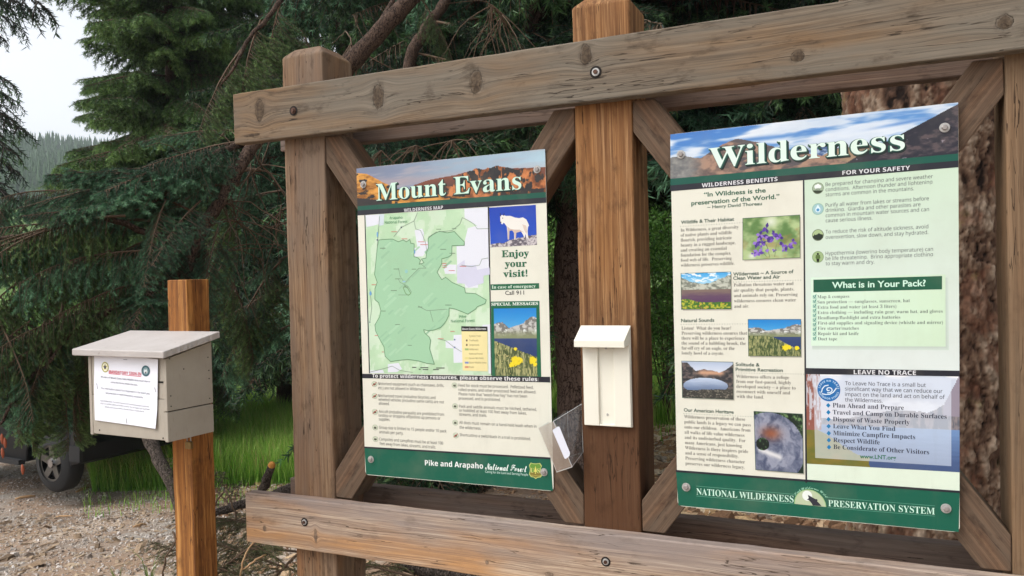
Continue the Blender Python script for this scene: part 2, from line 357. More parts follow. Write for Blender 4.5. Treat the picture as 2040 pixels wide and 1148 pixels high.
class Pr:
    def __init__(s, sg): s.g = sg; s.b = MB()
    def poly(s, pts, col, lay, st=False):
        p = np.array([q if st else s.g.st(*q) for q in pts], float)
        ar = 0.5*np.sum(p[:, 0]*np.roll(p[:, 1], -1)-np.roll(p[:, 0], -1)*p[:, 1])
        if ar < 0: p = p[::-1]
        s.b.add(s.g.pos(p, lay*LAY), [tuple(range(len(p)))], 0, col); return s
    def disc(s, x, y, r, col, lay, n=24, ry=None, a0=0, a1=2*math.pi):
        c = s.g.st(x, y); rr = abs(s.g.st(x+r, y)[0]-c[0]); rz = abs(s.g.st(x, y+(ry or r))[1]-c[1])
        return s.poly([(c[0]+rr*math.cos(a0+(a1-a0)*i/n), c[1]+rz*math.sin(a0+(a1-a0)*i/n)) for i in range(n)], col, lay, True)
    def line(s, pts, w, col, lay):
        """thin printed line, w in pixels of the photograph"""
        p = np.array([s.g.st(*q) for q in pts]); ww = w*abs(s.g.st(pts[0][0]+1, pts[0][1])[0]-s.g.st(*pts[0])[0])/2
        for i in range(len(p)-1):
            d = p[i+1]-p[i]; L = np.linalg.norm(d)
            if L < 1e-7: continue
            d /= L; n = np.array([-d[1], d[0]])*ww; e = d*ww*.6
            s.poly([p[i]-n-e, p[i+1]-n+e, p[i+1]+n+e, p[i]+n-e], col, lay+.02*(i % 5), True)
        return s
    def dots(s, a, b, w, col, lay, step=5.):
        a = np.array(a, float); b = np.array(b, float); n = int(np.linalg.norm(b-a)/step)
        for i in range(n+1):
            q = a+(b-a)*i/n; s.disc(q[0], q[1], w, col, lay, 6)
        return s
    def grid(s, pts, nx, ny, fn, lay):
        """a picture: quad of pixel corners TL TR BR BL filled with a colour field fn(u, v) in sRGB 0..1"""
        c = np.array([s.g.st(*q) for q in pts]); u, v = np.meshgrid(np.linspace(0, 1, nx+1), np.linspace(0, 1, ny+1))
        P = ((c[0]*(1-u[..., None])+c[1]*u[..., None])*(1-v[..., None])+(c[3]*(1-u[..., None])+c[2]*u[..., None])*v[..., None])
        uc = (u[:-1, :-1]+u[1:, 1:])/2; vc = (v[:-1, :-1]+v[1:, 1:])/2
        col = lin(np.clip(fn(uc, vc), 0, 1)).reshape(-1, 3)
        f = [(j*(nx+1)+i, (j+1)*(nx+1)+i, (j+1)*(nx+1)+i+1, j*(nx+1)+i+1) for j in range(ny) for i in range(nx)]
        b = s.b; k = b.n; b.v.extend(map(tuple, s.g.pos(P.reshape(-1, 2), lay*LAY))); b.n += (nx+1)*(ny+1)
        b.f.extend([tuple(i+k for i in q) for q in f]); b.m.extend([0]*len(f)); b.c.extend(map(tuple, col)); return s
    def text(s, txt, style, p0, p1, cp, col, lay, dx=0, dy=0, res=3, kx=None, center=False, ang=0.):
        """baseline from pixel p0 to p1 (p1 None: natural width times kx), cap height cp pixels"""
        v, f, (x0, x1) = glyphs(txt, style, res)
        if len(v) == 0: return s
        a = s.g.st(*p0); up = abs(s.g.st(p0[0], p0[1]-cp)[1]-a[1]); ky = up/cap(style)
        if p1 is not None:
            b = s.g.st(*p1); d = b-a; L = np.linalg.norm(d); kx = L/(x1-x0); d /= L
        else: d = np.array([math.cos(ang), math.sin(ang)]); kx = kx or ky
        if center: a = a-d*kx*(x1-x0)/2
        e = np.array([-d[1], d[0]])
        p = a+np.outer((v[:, 0]-x0)*kx, d)+np.outer(v[:, 1]*ky, e)+np.array([dx, dy])
        s.b.add(s.g.pos(p, lay*LAY), f, 0, col); return s
    def para(s, lines, style, pa, pb, ref, pR, cp, col, lay, center=False):
        a = s.g.st(*pa); b = s.g.st(*pb); n = len(lines); v, f, (x0, x1) = glyphs(lines[ref], style)
        i = ref/max(1, n-1); q = a+(b-a)*i; kx = abs(s.g.st(*pR)[0]-q[0])/(x1-x0)*(2 if center else 1)
        ky = abs(s.g.st(pa[0], pa[1]-cp)[1]-a[1])/cap(style)
        for i, t in enumerate(lines):
            if not t: continue
            o = a+(b-a)*(i/max(1, n-1)); v, f, (x0, x1) = glyphs(t, style)
            p = np.column_stack([(v[:, 0]-(x0 if not center else (x0+x1)/2))*kx+o[0], v[:, 1]*ky+o[1]])
            s.b.add(s.g.pos(p, lay*LAY), f, 0, col)
        return s
    def done(s, name, parent=None): return s.b.build(name, s.g.mat, parent or s.g.root)
def panel(sg, col, r=.012, th=.0035, name='panel'):
    W, H = sg.W, sg.H; pts = []
    for cx, cy, a in ((W-r, H-r, 0), (r, H-r, 90), (r, r, 180), (W-r, r, 270)):
        for i in range(6):
            t = math.radians(a+i*18); pts.append((cx+r*math.cos(t), cy+r*math.sin(t)))
    b = MB(); n = len(pts); f0 = sg.pos(pts, 0); f1 = sg.pos(pts, -th)
    b.add(np.vstack([f0, f1]), [tuple(range(n)), tuple(reversed(range(n, 2*n)))]+[(i, i+n, (i+1) % n+n, (i+1) % n) for i in range(n)], 0)
    b.m = [0]+[1]*(len(b.f)-1); b.c = [col]*len(b.f)
    return b.build(name, [sg.mat, M_edge], sg.root)
def sign_bolt(sg, x, y, r=7.5):
    c = sg.st(x, y); p = sg.pos([c], 0)[0]; R = .0105
    b = MB(); b.tube([p+np.array([0, -.001, 0]), p+np.array([0, -.0028, 0])], [R, R*.93], 26, 0)
    b.tube([p+np.array([0, -.0028, 0]), p+np.array([0, -.0065, 0]), p+np.array([0, -.0075, 0])], [R*.62, R*.60, R*.45], 6, 1)
    b.build('bolt', [M_bolt, M_bolt2], sg.root)
M_bolt2 = flat('bolt_head', rgb(158, 152, 148), .45, .35, noise=.4, nscale=300)
GRN = rgb(14, 92, 72); GRN2 = rgb(30, 90, 62); BLK = rgb(34, 36, 46); CRM = rgb(226, 224, 210); WHT = rgb(232, 240, 236); TXT = rgb(98, 96, 90); MINT = rgb(208, 238, 220)
def mixc(a, b, f): f = np.clip(f, 0, 1)[..., None]; return a*(1-f)+b*f
def c3(*c): return np.array(c, float)/255.
def full(u, c): return np.broadcast_to(c3(*c), u.shape+(3,)).copy()
def sm(a, b, x): t = np.clip((x-a)/(b-a), 0, 1); return t*t*(3-2*t)
# ------------------------------------------------------------------ painted pictures (colour fields of the printed photographs)
def ridge(u, pts, rough, seed, fr=14):
    x, y = zip(*pts); return np.interp(u, x, y)+rough*(fbm(u*fr, u*0+seed, seed, 5)-.5)*2
def pic_evans(u, v):
    sky = mixc(full(u, (122, 132, 158)), full(u, (172, 200, 216)), u*1.1-.1+.3*(fbm(u*4, v*3, 3)-.5))
    cl = sm(.5, .75, fbm(u*5, v*7+u*2, 8)); sky = mixc(sky, full(u, (176, 168, 176)), cl*.7*(1-u*.6))
    sky = mixc(sky, full(u, (186, 160, 158)), np.exp(-((v-.42-.1*u)/.12)**2)*.5)
    r1 = ridge(u, [(0, .12), (.06, .16), (.14, .38), (.22, .62), (.3, .72), (.5, .9), (1, 1.2)], .03, 4)
    r2 = ridge(u, [(0, 1.2), (.24, .86), (.33, .56), (.42, .46), (.5, .42), (.56, .40), (.6, .36), (.75, .34), (1, .42)], .02, 5)
    r3 = ridge(u, [(.0, 1.6), (.5, .9), (.56, .45), (.62, .33), (.7, .30), (.8, .30), (.86, .40), (.93, .42), (.96, .50), (1, .58)], .05, 6, 30)
    vs = fbm(u*34, v*3.2+u*2, 9, 4)
    org = mixc(full(u, (120, 66, 34)), full(u, (206, 128, 74)), sm(.35, .7, fbm(u*26, v*5, 12)))
    yel = mixc(full(u, (142, 88, 30)), full(u, (224, 160, 72)), sm(.3, .65, fbm(u*16, v*8, 13)))
    drk = mixc(full(u, (30, 32, 36)), full(u, (62, 52, 48)), fbm(u*20, v*6, 14))
    c = sky
    dome = mixc(full(u, (124, 70, 52)), full(u, (60, 48, 50)), sm(.0, .5, v-r2+.2*(fbm(u*8, v*8, 3)-.5)))
    c = np.where((v > r2)[..., None], dome, c)
    cl3 = mixc(drk, org, sm(.47, .53, vs+.16*(fbm(u*6, v*2, 20)-.5)+.05*(v < .8)))
    c = np.where((v > np.minimum(r3, 9))[..., None], cl3, c)
    low = ridge(u, [(.2, 1.2), (.3, .74), (.45, .66), (1, .9)], .05, 33, 18)
    c = np.where(((v > low) & (u > .25))[..., None], mixc(drk, org, sm(.44, .56, fbm(u*24, v*5, 31))), c)
    c = np.where((v > r1)[..., None], mixc(yel, drk, sm(.64, .70, fbm(u*22, v*9, 17))), c)
    bot = (v > .88-.5*np.clip(.14-u, 0, 1)*1.5) & (u < .2)
    return np.where(bot[..., None], drk, c)
def pic_wild(u, v):
    sky = mixc(full(u, (62, 120, 196)), full(u, (126, 170, 214)), v*.8+u*.4)
    cl = sm(.36, .58, fbm(u*5+v*1.2, v*5-u*1., 3)+.16*np.exp(-((u-.62)/.18)**2)-.06); sky = mixc(sky, mixc(full(u, (236, 240, 246)), full(u, (190, 206, 226)), fbm(u*7, v*8, 6)), cl)
    sky = mixc(sky, full(u, (50, 112, 190)), np.exp(-((v-.30+.0*u)/.05)**2-((u-.32)/.2)**2)*.75)
    sky = mixc(sky, full(u, (80, 130, 200)), np.exp(-((v-.30+.5*(u-.8))/.035)**2-((u-.84)/.1)**2)*.8)
    r1 = ridge(u, [(0, .52), (.05, .50), (.12, .60), (.2, .36), (.255, .25), (.33, .36), (.42, .56), (.5, .7), (.6, .86), (.7, 1.1), (1, 1.3)], .03, 4, 22)
    r2 = ridge(u, [(0, .9), (.35, .7), (.45, .58), (.5, .62), (.56, .58), (.62, .66), (.72, .74), (1, .9)], .035, 5, 26)
    r3 = np.interp(u, [.0, .55, .68, .78, 1], [2, 1.3, .86, .62, .03])+.015*(fbm(u*30, u*0, 8)-.5)
    rock = mixc(full(u, (104, 88, 84)), full(u, (170, 136, 116)), sm(.3, .7, fbm(u*30, v*9, 21)))
    rock = mixc(rock, full(u, (86, 80, 84)), sm(.5, .62, fbm(u*12+v*4, v*7, 22)))
    left = mixc(full(u, (90, 92, 96)), full(u, (160, 158, 152)), fbm(u*60, v*14, 23))
    rock = mixc(rock, left, (1-sm(.06, .15, u)))
    blue = mixc(full(u, (66, 92, 136)), full(u, (176, 196, 222)), sm(.42, .62, fbm(u*34, v*12, 24)))
    c = np.where((v > r2)[..., None], blue, sky)
    low = v > (.92-.25*sm(.5, .62, u))
    c = np.where(low[..., None], mixc(full(u, (186, 154, 120)), full(u, (110, 96, 88)), fbm(u*30, v*8, 25)), c)
    c = np.where((v > r1)[..., None], rock, c)
    dk = mixc(full(u, (38, 38, 50)), full(u, (86, 74, 78)), sm(.45, .75, fbm(u*30, v*10, 26)))
    sp = sm(.74, .8, fbm(u*42, v*14, 27)); dk = mixc(dk, full(u, (170, 160, 170)), sp*.7)
    return np.where((v > r3)[..., None], dk, c)
def lake(u, v, hz, flowers=True, split=False):
    sky = mixc(full(u, (28, 128, 206)), full(u, (90, 176, 226)), v/hz)
    r = ridge(u, [(0, hz*.55), (.2, hz*.5), (.35, hz*.72), (.5, hz*.66), (.7, hz*.55), (.88, hz*.3), (1, hz*.36)], .025, 7, 12)
    mt = mixc(full(u, (118, 116, 112)), full(u, (196, 194, 190)), sm(.4, .6, fbm(u*14, v*22, 2)))
    mt = mixc(mt, full(u, (240, 242, 246)), sm(.60, .66, fbm(u*7+v*6, v*14-u*5, 5)))
    mt = mixc(mt, full(u, (132, 140, 104)), sm(hz*.72, hz*1.1, v+.06*(fbm(u*9, v*9, 3)-.5)))
    c = np.where((v > r)[..., None], mt, sky)
    wt = mixc(full(u, (52, 78, 132)), full(u, (38, 58, 104)), v+.3*fbm(u*4, v*40, 6))
    c = np.where((v > hz*1.12)[..., None], wt, c)
    return c
def pic_lake_tall(u, v):
    c = lake(u, v, .40)
    gr = v > (.48+.24*u+.02*(fbm(u*20, u*0, 3)-.5))
    st = fbm(u*60, v*14, 11, 3); g = mixc(full(u, (70, 84, 48)), full(u, (170, 168, 116)), sm(.35, .68, st))
    g = mixc(g, full(u, (206, 190, 130)), sm(.7, .78, fbm(u*30, v*40, 12)))
    c = np.where(gr[..., None], g, c)
    for cx, cy, r in ((.5, .78, .14), (.42, .83, .09), (.62, .77, .07), (.9, .77, .11), (.95, .82, .07), (.5, .6, .04)):
        d = np.hypot((u-cx), (v-cy)*1.6)/r+.9*(fbm(u*30, v*40, 13)-.5)
        c = mixc(c, mixc(full(u, (226, 196, 20)), full(u, (246, 226, 60)), fbm(u*50, v*60, 4)), 1-sm(.75, .9, d))
    return c
def pic_lake_wide(u, v):
    c = lake(u, v, .42)
    gr = v > (.44+.42*sm(.3, 1.15, u)+.02*(fbm(u*20, u*0, 3)-.5))
    st = fbm(u*70, v*12, 11, 3); g = mixc(full(u, (66, 84, 48)), full(u, (160, 160, 108)), sm(.35, .68, st)); c = np.where(gr[..., None], g, c)
    for cx, cy, r in ((.72, .77, .075), (.78, .76, .05), (.93, .78, .05)):
        d = np.hypot((u-cx), (v-cy)*.8)/r+.8*(fbm(u*40, v*30, 13)-.5); c = mixc(c, full(u, (240, 216, 30)), 1-sm(.75, .95, d))
    return c
def pic_tarn(u, v):
    sky = mixc(full(u, (60, 160, 226)), full(u, (150, 206, 236)), v*4)
    sky = mixc(sky, full(u, (240, 246, 250)), sm(.55, .7, fbm(u*8, v*14, 40)))
    r = ridge(u, [(0, .1), (.2, .24), (.45, .3), (.6, .28), (.8, .16), (1, .08)], .04, 7, 12)
    mt = mixc(full(u, (120, 124, 112)), full(u, (196, 198, 184)), sm(.35, .65, fbm(u*12, v*14, 41)))
    c = np.where((v > r)[..., None], mt, sky)
    w = mixc(full(u, (128, 110, 100)), full(u, (92, 64, 96)), sm(.45, .75, v+.15*(fbm(u*5, v*20, 42)-.5))); c = np.where((v > .45)[..., None], w, c)
    g = mixc(full(u, (62, 110, 40)), full(u, (190, 186, 60)), sm(.4, .7, fbm(u*26, v*24, 43))); g = mixc(g, full(u, (200, 120, 90)), sm(.72, .78, fbm(u*22, v*20, 44)))
    return np.where((v > .80-.10*np.exp(-((u-.1)/.18)**2)+.03*fbm(u*12, u*0, 3))[..., None], g, c)
def pic_solitude(u, v):
    sky = mixc(full(u, (176, 190, 214)), full(u, (226, 230, 240)), v*2.5)
    r = ridge(u, [(0, .02), (.12, .04), (.28, .26), (.45, .2), (.6, .22), (.75, .3), (.9, .16), (1, .06)], .03, 9, 14)
    mt = mixc(full(u, (44, 46, 52)), full(u, (110, 96, 92)), sm(.4, .7, fbm(u*16, v*16, 51)))
    mt = mixc(mt, full(u, (206, 160, 130)), np.exp(-((v-.3)/.07)**2)*sm(.25, .4, u)*(1-sm(.75, .9, u)))
    c = np.where((v > r)[..., None], mt, sky)
    w = ((u-.46)/.44)**2+((v-.66)/.22)**2+.12*(fbm(u*14, v*14, 52)-.5) < 1
    wc = mixc(full(u, (196, 210, 232)), full(u, (104, 124, 158)), sm(.45, .85, v+.1*fbm(u*4, v*20, 2)))
    c = np.where(w[..., None], wc, c)
    st = mixc(full(u, (50, 50, 48)), full(u, (130, 124, 112)), sm(.5, .75, fbm(u*34, v*34, 53)))
    return np.where((v > .80+.05*(fbm(u*10, u*0, 3)-.5)-.08*u)[..., None], st, c)
def pic_burl(u, v):
    bg = mixc(full(u, (24, 40, 28)), full(u, (108, 140, 90)), sm(.5, .75, fbm(u*16, v*20, 61)))
    d = np.hypot((u-.32)/.72, (v-.62)/.62); ang = np.arctan2(v-.52, u-.2)
    wd = mixc(full(u, (74, 82, 108)), full(u, (150, 154, 172)), sm(.25, .78, fbm(d*5+fbm(u*5, v*5, 2)*3, ang*2.2+fbm(u*9, v*9, 4), 62, 5)))
    wd = mixc(wd, full(u, (150, 84, 56)), np.exp(-((u-.34)/.2)**2-((v-.36)/.11)**2)*.9)
    wd = mixc(wd, full(u, (226, 224, 224)), np.exp(-((v-.70-.25*(u-.3))/.05)**2)*sm(.0, .1, u)*(1-sm(.5, .62, u))*.9)
    c = np.where((d < 1)[..., None], wd, bg)
    h = (((u-.16)/.14)**2+((v-.55)/.11)**2+.25*(fbm(u*9, v*9, 63)-.5)) < 1
    return np.where(h[..., None], mixc(full(u, (20, 30, 24)), full(u, (90, 130, 84)), sm(.5, .8, fbm(u*18, v*20, 64))), c)
def pic_flower(u, v):
    c = mixc(full(u, (92, 128, 70)), full(u, (176, 196, 140)), sm(.3, .7, fbm(u*4, v*4, 71)))
    c = mixc(c, full(u, (226, 230, 214)), np.exp(-((u-.5)/.1)**2-((v-.12)/.12)**2)*.9)
    c = mixc(c, full(u, (150, 120, 70)), sm(.6, .75, fbm(u*3, v*3, 75))*.5)
    return mixc(c, full(u, (222, 226, 220)), np.exp(-((u-.16)/.06)**2-((v-.92)/.06)**2)*.9)
def pic_lnt(u, v):
    sky = mixc(full(u, (200, 208, 224)), full(u, (220, 210, 212)), sm(.1, .5, v)+.4*(fbm(u*4, v*6, 81)-.5))
    sky = mixc(sky, full(u, (238, 238, 242)), sm(.55, .7, fbm(u*5, v*8, 82)))
    c = sky
    r = ridge(u, [(0, .5), (.3, .48), (.5, .40), (.6, .36), (.8, .40), (.9, .3), (1, .26)], .02, 9, 14)
    hl = mixc(full(u, (96, 98, 108)), full(u, (140, 130, 132)), sm(.4, .6, fbm(u*40, v*8, 83))); c = np.where((v > r)[..., None], hl, c)
    pk = (v < .42-.0*u) & (u > .9) & (v > .30*(1-(u-.9)*11)+.02); c = np.where(pk[..., None], full(u, (146, 136, 150)), c)
    wt = mixc(full(u, (112, 144, 190)), full(u, (66, 86, 128)), sm(.5, 1., v+.12*(fbm(u*8, v*50, 84)-.5))); c = np.where((v > .56)[..., None], wt, c)
    gr = mixc(full(u, (92, 104, 40)), full(u, (142, 116, 50)), fbm(u*10, v*14, 85)); c = np.where((v > .60+.30*sm(.0, .42, u)+.5*sm(.42, .46, u))[..., None], gr, c)
    tr = (u < .10) & (v > .0); t2 = mixc(full(u, (146, 88, 76)), full(u, (196, 192, 200)), sm(.45, .55, fbm(u*90, v*9, 86)+.3*(.3-v)))
    return np.where((tr & (v < .62))[..., None], t2, c)
def pic_goat(u, v):
    c = mixc(full(u, (22, 62, 172)), full(u, (30, 80, 190)), v)
    r = ridge(u, [(0, .92), (.3, .90), (.5, .82), (.8, .76), (1, .74)], .03, 91, 14)
    rk = mixc(full(u, (96, 90, 100)), full(u, (206, 198, 200)), sm(.35, .65, fbm(u*20, v*22, 92)))
    return np.where((v > r)[..., None], rk, c)
def pic_map(u, v):
    c = mixc(full(u, (172, 208, 168)), full(u, (198, 224, 190)), fbm(u*9, v*12, 95))
    return mixc(c, full(u, (220, 232, 216)), sm(.52, .6, fbm(u*12+v*4, v*9, 96))*.5)
# ------------------------------------------------------------------ sign: Mount Evans
A = Sign('information_sign', 'cream and green Mount Evans wilderness map sign between the left and middle posts', 'sign',
         [(710, 336), (1086, 297), (1103, 979), (728, 946)], .6096, .9144, lambda x, y: at(x, y, 0.))
panel(A, CRM)
m_ = lambda x, y: (700+x/3.19, 400+y/3.19)
ink = Pr(A); ink.grid([(710.2, 336.2), (1085.8, 297.2), (1087.7, 383.5), (712.2, 412)], 340, 80, pic_evans, 1); ink.done('header_picture')
b = Pr(A)
b.poly([(712.2, 411.3), (1087.7, 383), (1088, 394.5), (712.5, 420.5)], rgb(10, 82, 66), 2).poly([(712.5, 419.8), (1088, 393.6), (1088.3, 404.3), (712.8, 429.6)], BLK, 3); b.done('banner'); b = Pr(A)
b.poly([(722, 745), (1095.9, 751.2), (1096.3, 762.4), (722.3, 753.8)], BLK, 3); b.done('banner'); b = Pr(A); b.poly([(726, 889.8), (1097, 911.6), (1097.2, 915.4), (726.1, 893)], BLK, 3)
b.done('banner')
b = Pr(A); b.poly([(726.1, 892.5), (1097.1, 915), (1101.5, 978), (729.5, 945)], GRN, 2)
# keep the footer inside the rounded corners
b.done('footer_band')
t = Pr(A)
for i, (dx, dy, st_, c, l) in enumerate(((.0026, -.0030, 'fat', rgb(18, 32, 28), 3), (.0013, -.0015, 'fat', rgb(18, 32, 28), 3.5), (0, 0, 'fat', rgb(16, 70, 56), 4), (0, 0, 'timesb', MINT, 5.5))):
    t.text('Mount Evans', st_, (750.3, 400.3), (1039, 376.9), 33, c, l, dx, dy, res=6)
t.done('title')
t = Pr(A); t.text('WILDERNESS MAP', 'arialb', (805, 422.8), (882.9, 416.8), 6.6, rgb(214, 214, 218), 4); t.done('heading'); t = Pr(A); t.text('To protect wilderness resources, please observe these rules:', 'arialb', (741.8, 752.4), (1072.8, 759.9), 7.2, rgb(232, 232, 232), 4); t.done('heading')
# the printed map
mp = Pr(A)
mp.poly([m_(83, 93), m_(89, 93), m_(119, 1098), m_(112, 1098)], BLK, 2).poly([m_(866, 40), m_(876, 40), m_(893, 1112), m_(888, 1112)], BLK, 2)
mp.grid([m_(88, 93), m_(868, 42), m_(889, 1110), m_(117, 1098)], 80, 100, pic_map, 1)
WM = rgb(224, 226, 236)
mp.poly([m_(90, 93), m_(185, 88), m_(176, 150), m_(140, 160), m_(97, 168)], WM, 2)
mp.poly([m_(175, 88), m_(210, 86), m_(205, 155), m_(178, 160)], rgb(206, 218, 226), 2.2)
mp.poly([m_(*q) for q in ((718, 52), (867, 43), (880, 470), (840, 478), (840, 525), (805, 530), (805, 555), (722, 555), (722, 530), (672, 525), (672, 395), (668, 290), (720, 285), (722, 250), (740, 175), (800, 160), (720, 110))], WM, 2)
mp.poly([m_(*q) for q in ((672, 410), (720, 378), (722, 410), (790, 410), (800, 440), (878, 425), (880, 470), (840, 478), (840, 525), (745, 553), (722, 530), (672, 525))], rgb(208, 208, 228), 2.4)
mp.poly([m_(*q) for q in ((580, 405), (668, 408), (668, 466), (596, 466))], WM, 2.3)
mp.poly([m_(*q) for q in ((402, 190), (450, 178), (462, 205), (455, 258), (490, 262), (488, 300), (470, 330), (455, 355), (395, 357), (393, 305), (420, 298))], WM, 2.5)
mp.poly([m_(*q) for q in ((598, 890), (650, 890), (650, 855), (700, 852), (706, 1030), (650, 1032), (648, 940), (600, 937))], WM, 2)
mp.poly([m_(*q) for q in ((232, 1040), (300, 1032), (322, 1070), (290, 1090), (232, 1092))], WM, 2).poly([m_(*q) for q in ((118, 1080), (200, 1075), (210, 1096), (118, 1096))], WM, 2)
mp.poly([m_(*q) for q in ((832, 790), (884, 786), (888, 1100), (872, 1100), (868, 830), (834, 828))], WM, 2)
WP = [(175, 250), (240, 245), (262, 245), (300, 262), (330, 250), (350, 262), (372, 247), (378, 272), (400, 275), (398, 355), (425, 365), (440, 380), (432, 405), (462, 395), (445, 372), (475, 365), (478, 330), (490, 300), (488, 240), (520, 215), (560, 195), (610, 205), (655, 197), (690, 235), (718, 262), (718, 285), (640, 287), (638, 345), (615, 360), (575, 370), (575, 400), (545, 455), (560, 480), (575, 502), (600, 488), (640, 520), (720, 555), (725, 587), (790, 592), (858, 632), (850, 655), (800, 675), (790, 690), (740, 722), (700, 705), (660, 690), (622, 683), (620, 730), (600, 770), (570, 805), (530, 822), (490, 828), (460, 820), (465, 840), (495, 868), (505, 890), (497, 940), (528, 1040), (480, 1035), (430, 1020), (360, 1010), (280, 1018), (250, 1024), (215, 990), (208, 930), (180, 880), (155, 830), (150, 790), (180, 740), (188, 700), (175, 650), (150, 630), (150, 560), (165, 520), (148, 470), (155, 400), (165, 300)]
mp.poly([m_(*q) for q in WP], rgb(160, 202, 166), 3)
mp.line([m_(*q) for q in WP+WP[:1]], 1.1, rgb(98, 140, 104), 4)
# shading of the relief, trails and roads as the map prints them
for k in range(46):
    x = 170+rng.random()*420; y = 280+rng.random()*700
    if 440 < x and y > 850: continue
    L = 20+rng.random()*50; w = 6+rng.random()*12
    mp.poly([m_(x, y), m_(x+L, y-L*.9), m_(x+L+w, y-L*.8), m_(x+w*.6, y+w)], rgb(152, 194, 160) if k % 2 else rgb(168, 208, 174), 3.2+.004*k)
roads = [[(300, 600), (350, 600), (372, 598), (382, 580), (360, 545), (330, 530), (310, 520), (300, 500)], [(345, 520), (380, 480), (430, 430), (475, 430), (440, 400)], [(180, 100), (168, 240), (165, 300)], [(420, 78), (398, 130), (318, 170), (270, 230)], [(398, 130), (410, 180), (440, 190), (470, 260), (480, 320)],
         [(640, 190), (690, 150), (705, 108), (740, 125), (780, 150), (800, 180), (870, 178)], [(490, 232), (540, 200), (600, 195), (640, 190)], [(868, 365), (830, 372), (815, 410), (760, 420), (700, 410)], [(118, 560), (130, 680), (118, 770)], [(118, 1090), (200, 1070), (260, 1052), (310, 1080), (390, 1092)],
         [(550, 878), (600, 890), (650, 930), (700, 960)], [(425, 670), (480, 700), (610, 690)], [(500, 700), (520, 770)], [(300, 430), (310, 480), (330, 510)]]
for k, r_ in enumerate(roads): mp.line([m_(*q) for q in r_], .8, rgb(126, 146, 128), 4.3+.1*k*.1)
mp.line([m_(*q) for q in ((330, 555), (345, 590), (362, 603), (378, 590), (360, 560), (340, 540), (330, 555))], 1.3, rgb(120, 160, 110), 4.5)
for (x, y, rx, ry, c) in ((166, 215, 5, 18, (120, 170, 214)), (122, 590, 7, 14, (110, 166, 216)), (403, 325, 4, 14, (110, 160, 210)), (350, 450, 10, 12, (150, 200, 196)), (335, 515, 10, 5, (150, 190, 216)), (165, 250, 5, 5, (50, 70, 110)), (318, 170, 5, 5, (60, 70, 84)), (657, 884, 5, 5, (70, 90, 150)), (657, 933, 5, 5, (70, 90, 150)), (118, 773, 3, 5, (60, 80, 110))):
    q = m_(x, y); mp.disc(q[0], q[1], rx/3.19, rgb(*c), 4.8, 12, ry/3.19)
for (x, y, w_) in ((255, 198, 35), (320, 243, 35), (425, 262, 40), (440, 280, 45), (578, 400, 26), (580, 412, 26), (580, 424, 26), (620, 445, 36), (690, 418, 40), (630, 832, 26), (552, 878, 34), (195, 962, 12), (150, 858, 18), (130, 535, 26)):
    mp.line([m_(x, y), m_(x+w_, y)], 1.0, rgb(206, 110, 104), 4.85)
for (x, y, w_) in ((183, 303, 34), (270, 435, 32), (280, 498, 34), (253, 572, 36), (385, 436, 26), (566, 310, 36), (625, 335, 34), (597, 664, 40), (424, 677, 26), (192, 702, 26), (280, 788, 28), (360, 920, 24), (540, 182, 30), (640, 178, 26), (335, 550, 24)):
    mp.line([m_(x, y), m_(x+w_, y)], 1.0, rgb(112, 134, 112), 4.9)
for (a, c, y) in ((388, 412, 1060), (440, 488, 1062), (540, 592, 1064), (430, 440, 1072), (455, 488, 1074), (522, 555, 1074)): mp.line([m_(a, y), m_(c, y)], 1.4, rgb(44, 50, 48), 4.9)
gt = rgb(70, 140, 96)
mp.text('Arapaho', 'arial', m_(243, 118), m_(326, 115), 5.2, gt, 5).text('National Forest', 'arial', m_(213, 147), m_(357, 141), 5.2, gt, 5)
mp.text('Pike', 'arial', m_(686, 747), m_(730, 745), 5.4, gt, 5).text('National Forest', 'arial', m_(634, 775), m_(785, 771), 5.4, gt, 5)
mp.poly([m_(700, 822), m_(866, 826), m_(867, 1086), m_(708, 1080)], rgb(236, 222, 164), 5).poly([m_(699, 799), m_(865, 801), m_(866, 832), m_(700, 831)], rgb(22, 24, 26), 5.4)
mp.text('Mount Evans Wilderness', 'arialb', m_(706, 823), m_(857, 822), 4.2, rgb(214, 214, 214), 6)
for i, (tx, sy) in enumerate((('System Trails', None), ('Trailheads', (112, 96, 80)), ('Campgrounds', (112, 96, 80)), ('Wilderness', (160, 186, 120)), ('National Forest', None), ('Denver Mtn Parks', (226, 214, 140)), ('State Wildlife Area', (128, 146, 202)), ('Roads', (214, 150, 120)))):
    y = 866+i*28.2; mp.text(tx, 'arial', m_(750, y), m_(752+len(tx)*5.6, y), 3.4, rgb(128, 118, 84), 6)
    if sy:
        w_ = 5 if i < 3 else 12; mp.poly([m_(734-w_, y-11), m_(734+w_, y-11), m_(734+w_, y+1), m_(734-w_, y+1)], rgb(*sy), 6)
mp.done('wilderness_map')
# goat photograph
g = Pr(A); g.grid([m_(876, 45), m_(1172, 27), m_(1180, 282), m_(885, 298)], 90, 80, pic_goat, 2)
body = [(946, 100), (955, 92), (975, 95), (985, 98), (1010, 97), (1040, 108), (1065, 112), (1090, 107), (1112, 120), (1122, 140), (1130, 160), (1124, 165), (1120, 195), (1124, 235), (1112, 238), (1108, 212), (1100, 240), (1092, 218), (1078, 195), (1062, 200), (1048, 205), (1046, 245), (1036, 250), (1034, 205), (1025, 190), (1005, 190), (1003, 248), (994, 248), (992, 200), (988, 165), (970, 140), (958, 152), (948, 140), (947, 122)]
g.poly([m_(*q) for q in body], rgb(232, 228, 222), 3)
g.poly([m_(*q) for q in ((992, 165), (1010, 180), (1040, 185), (1070, 185), (1100, 205), (1078, 196), (1048, 205), (1046, 245), (1040, 248), (1034, 205), (1022, 190), (1004, 192), (1003, 248), (995, 248))], rgb(206, 184, 172), 3.3)
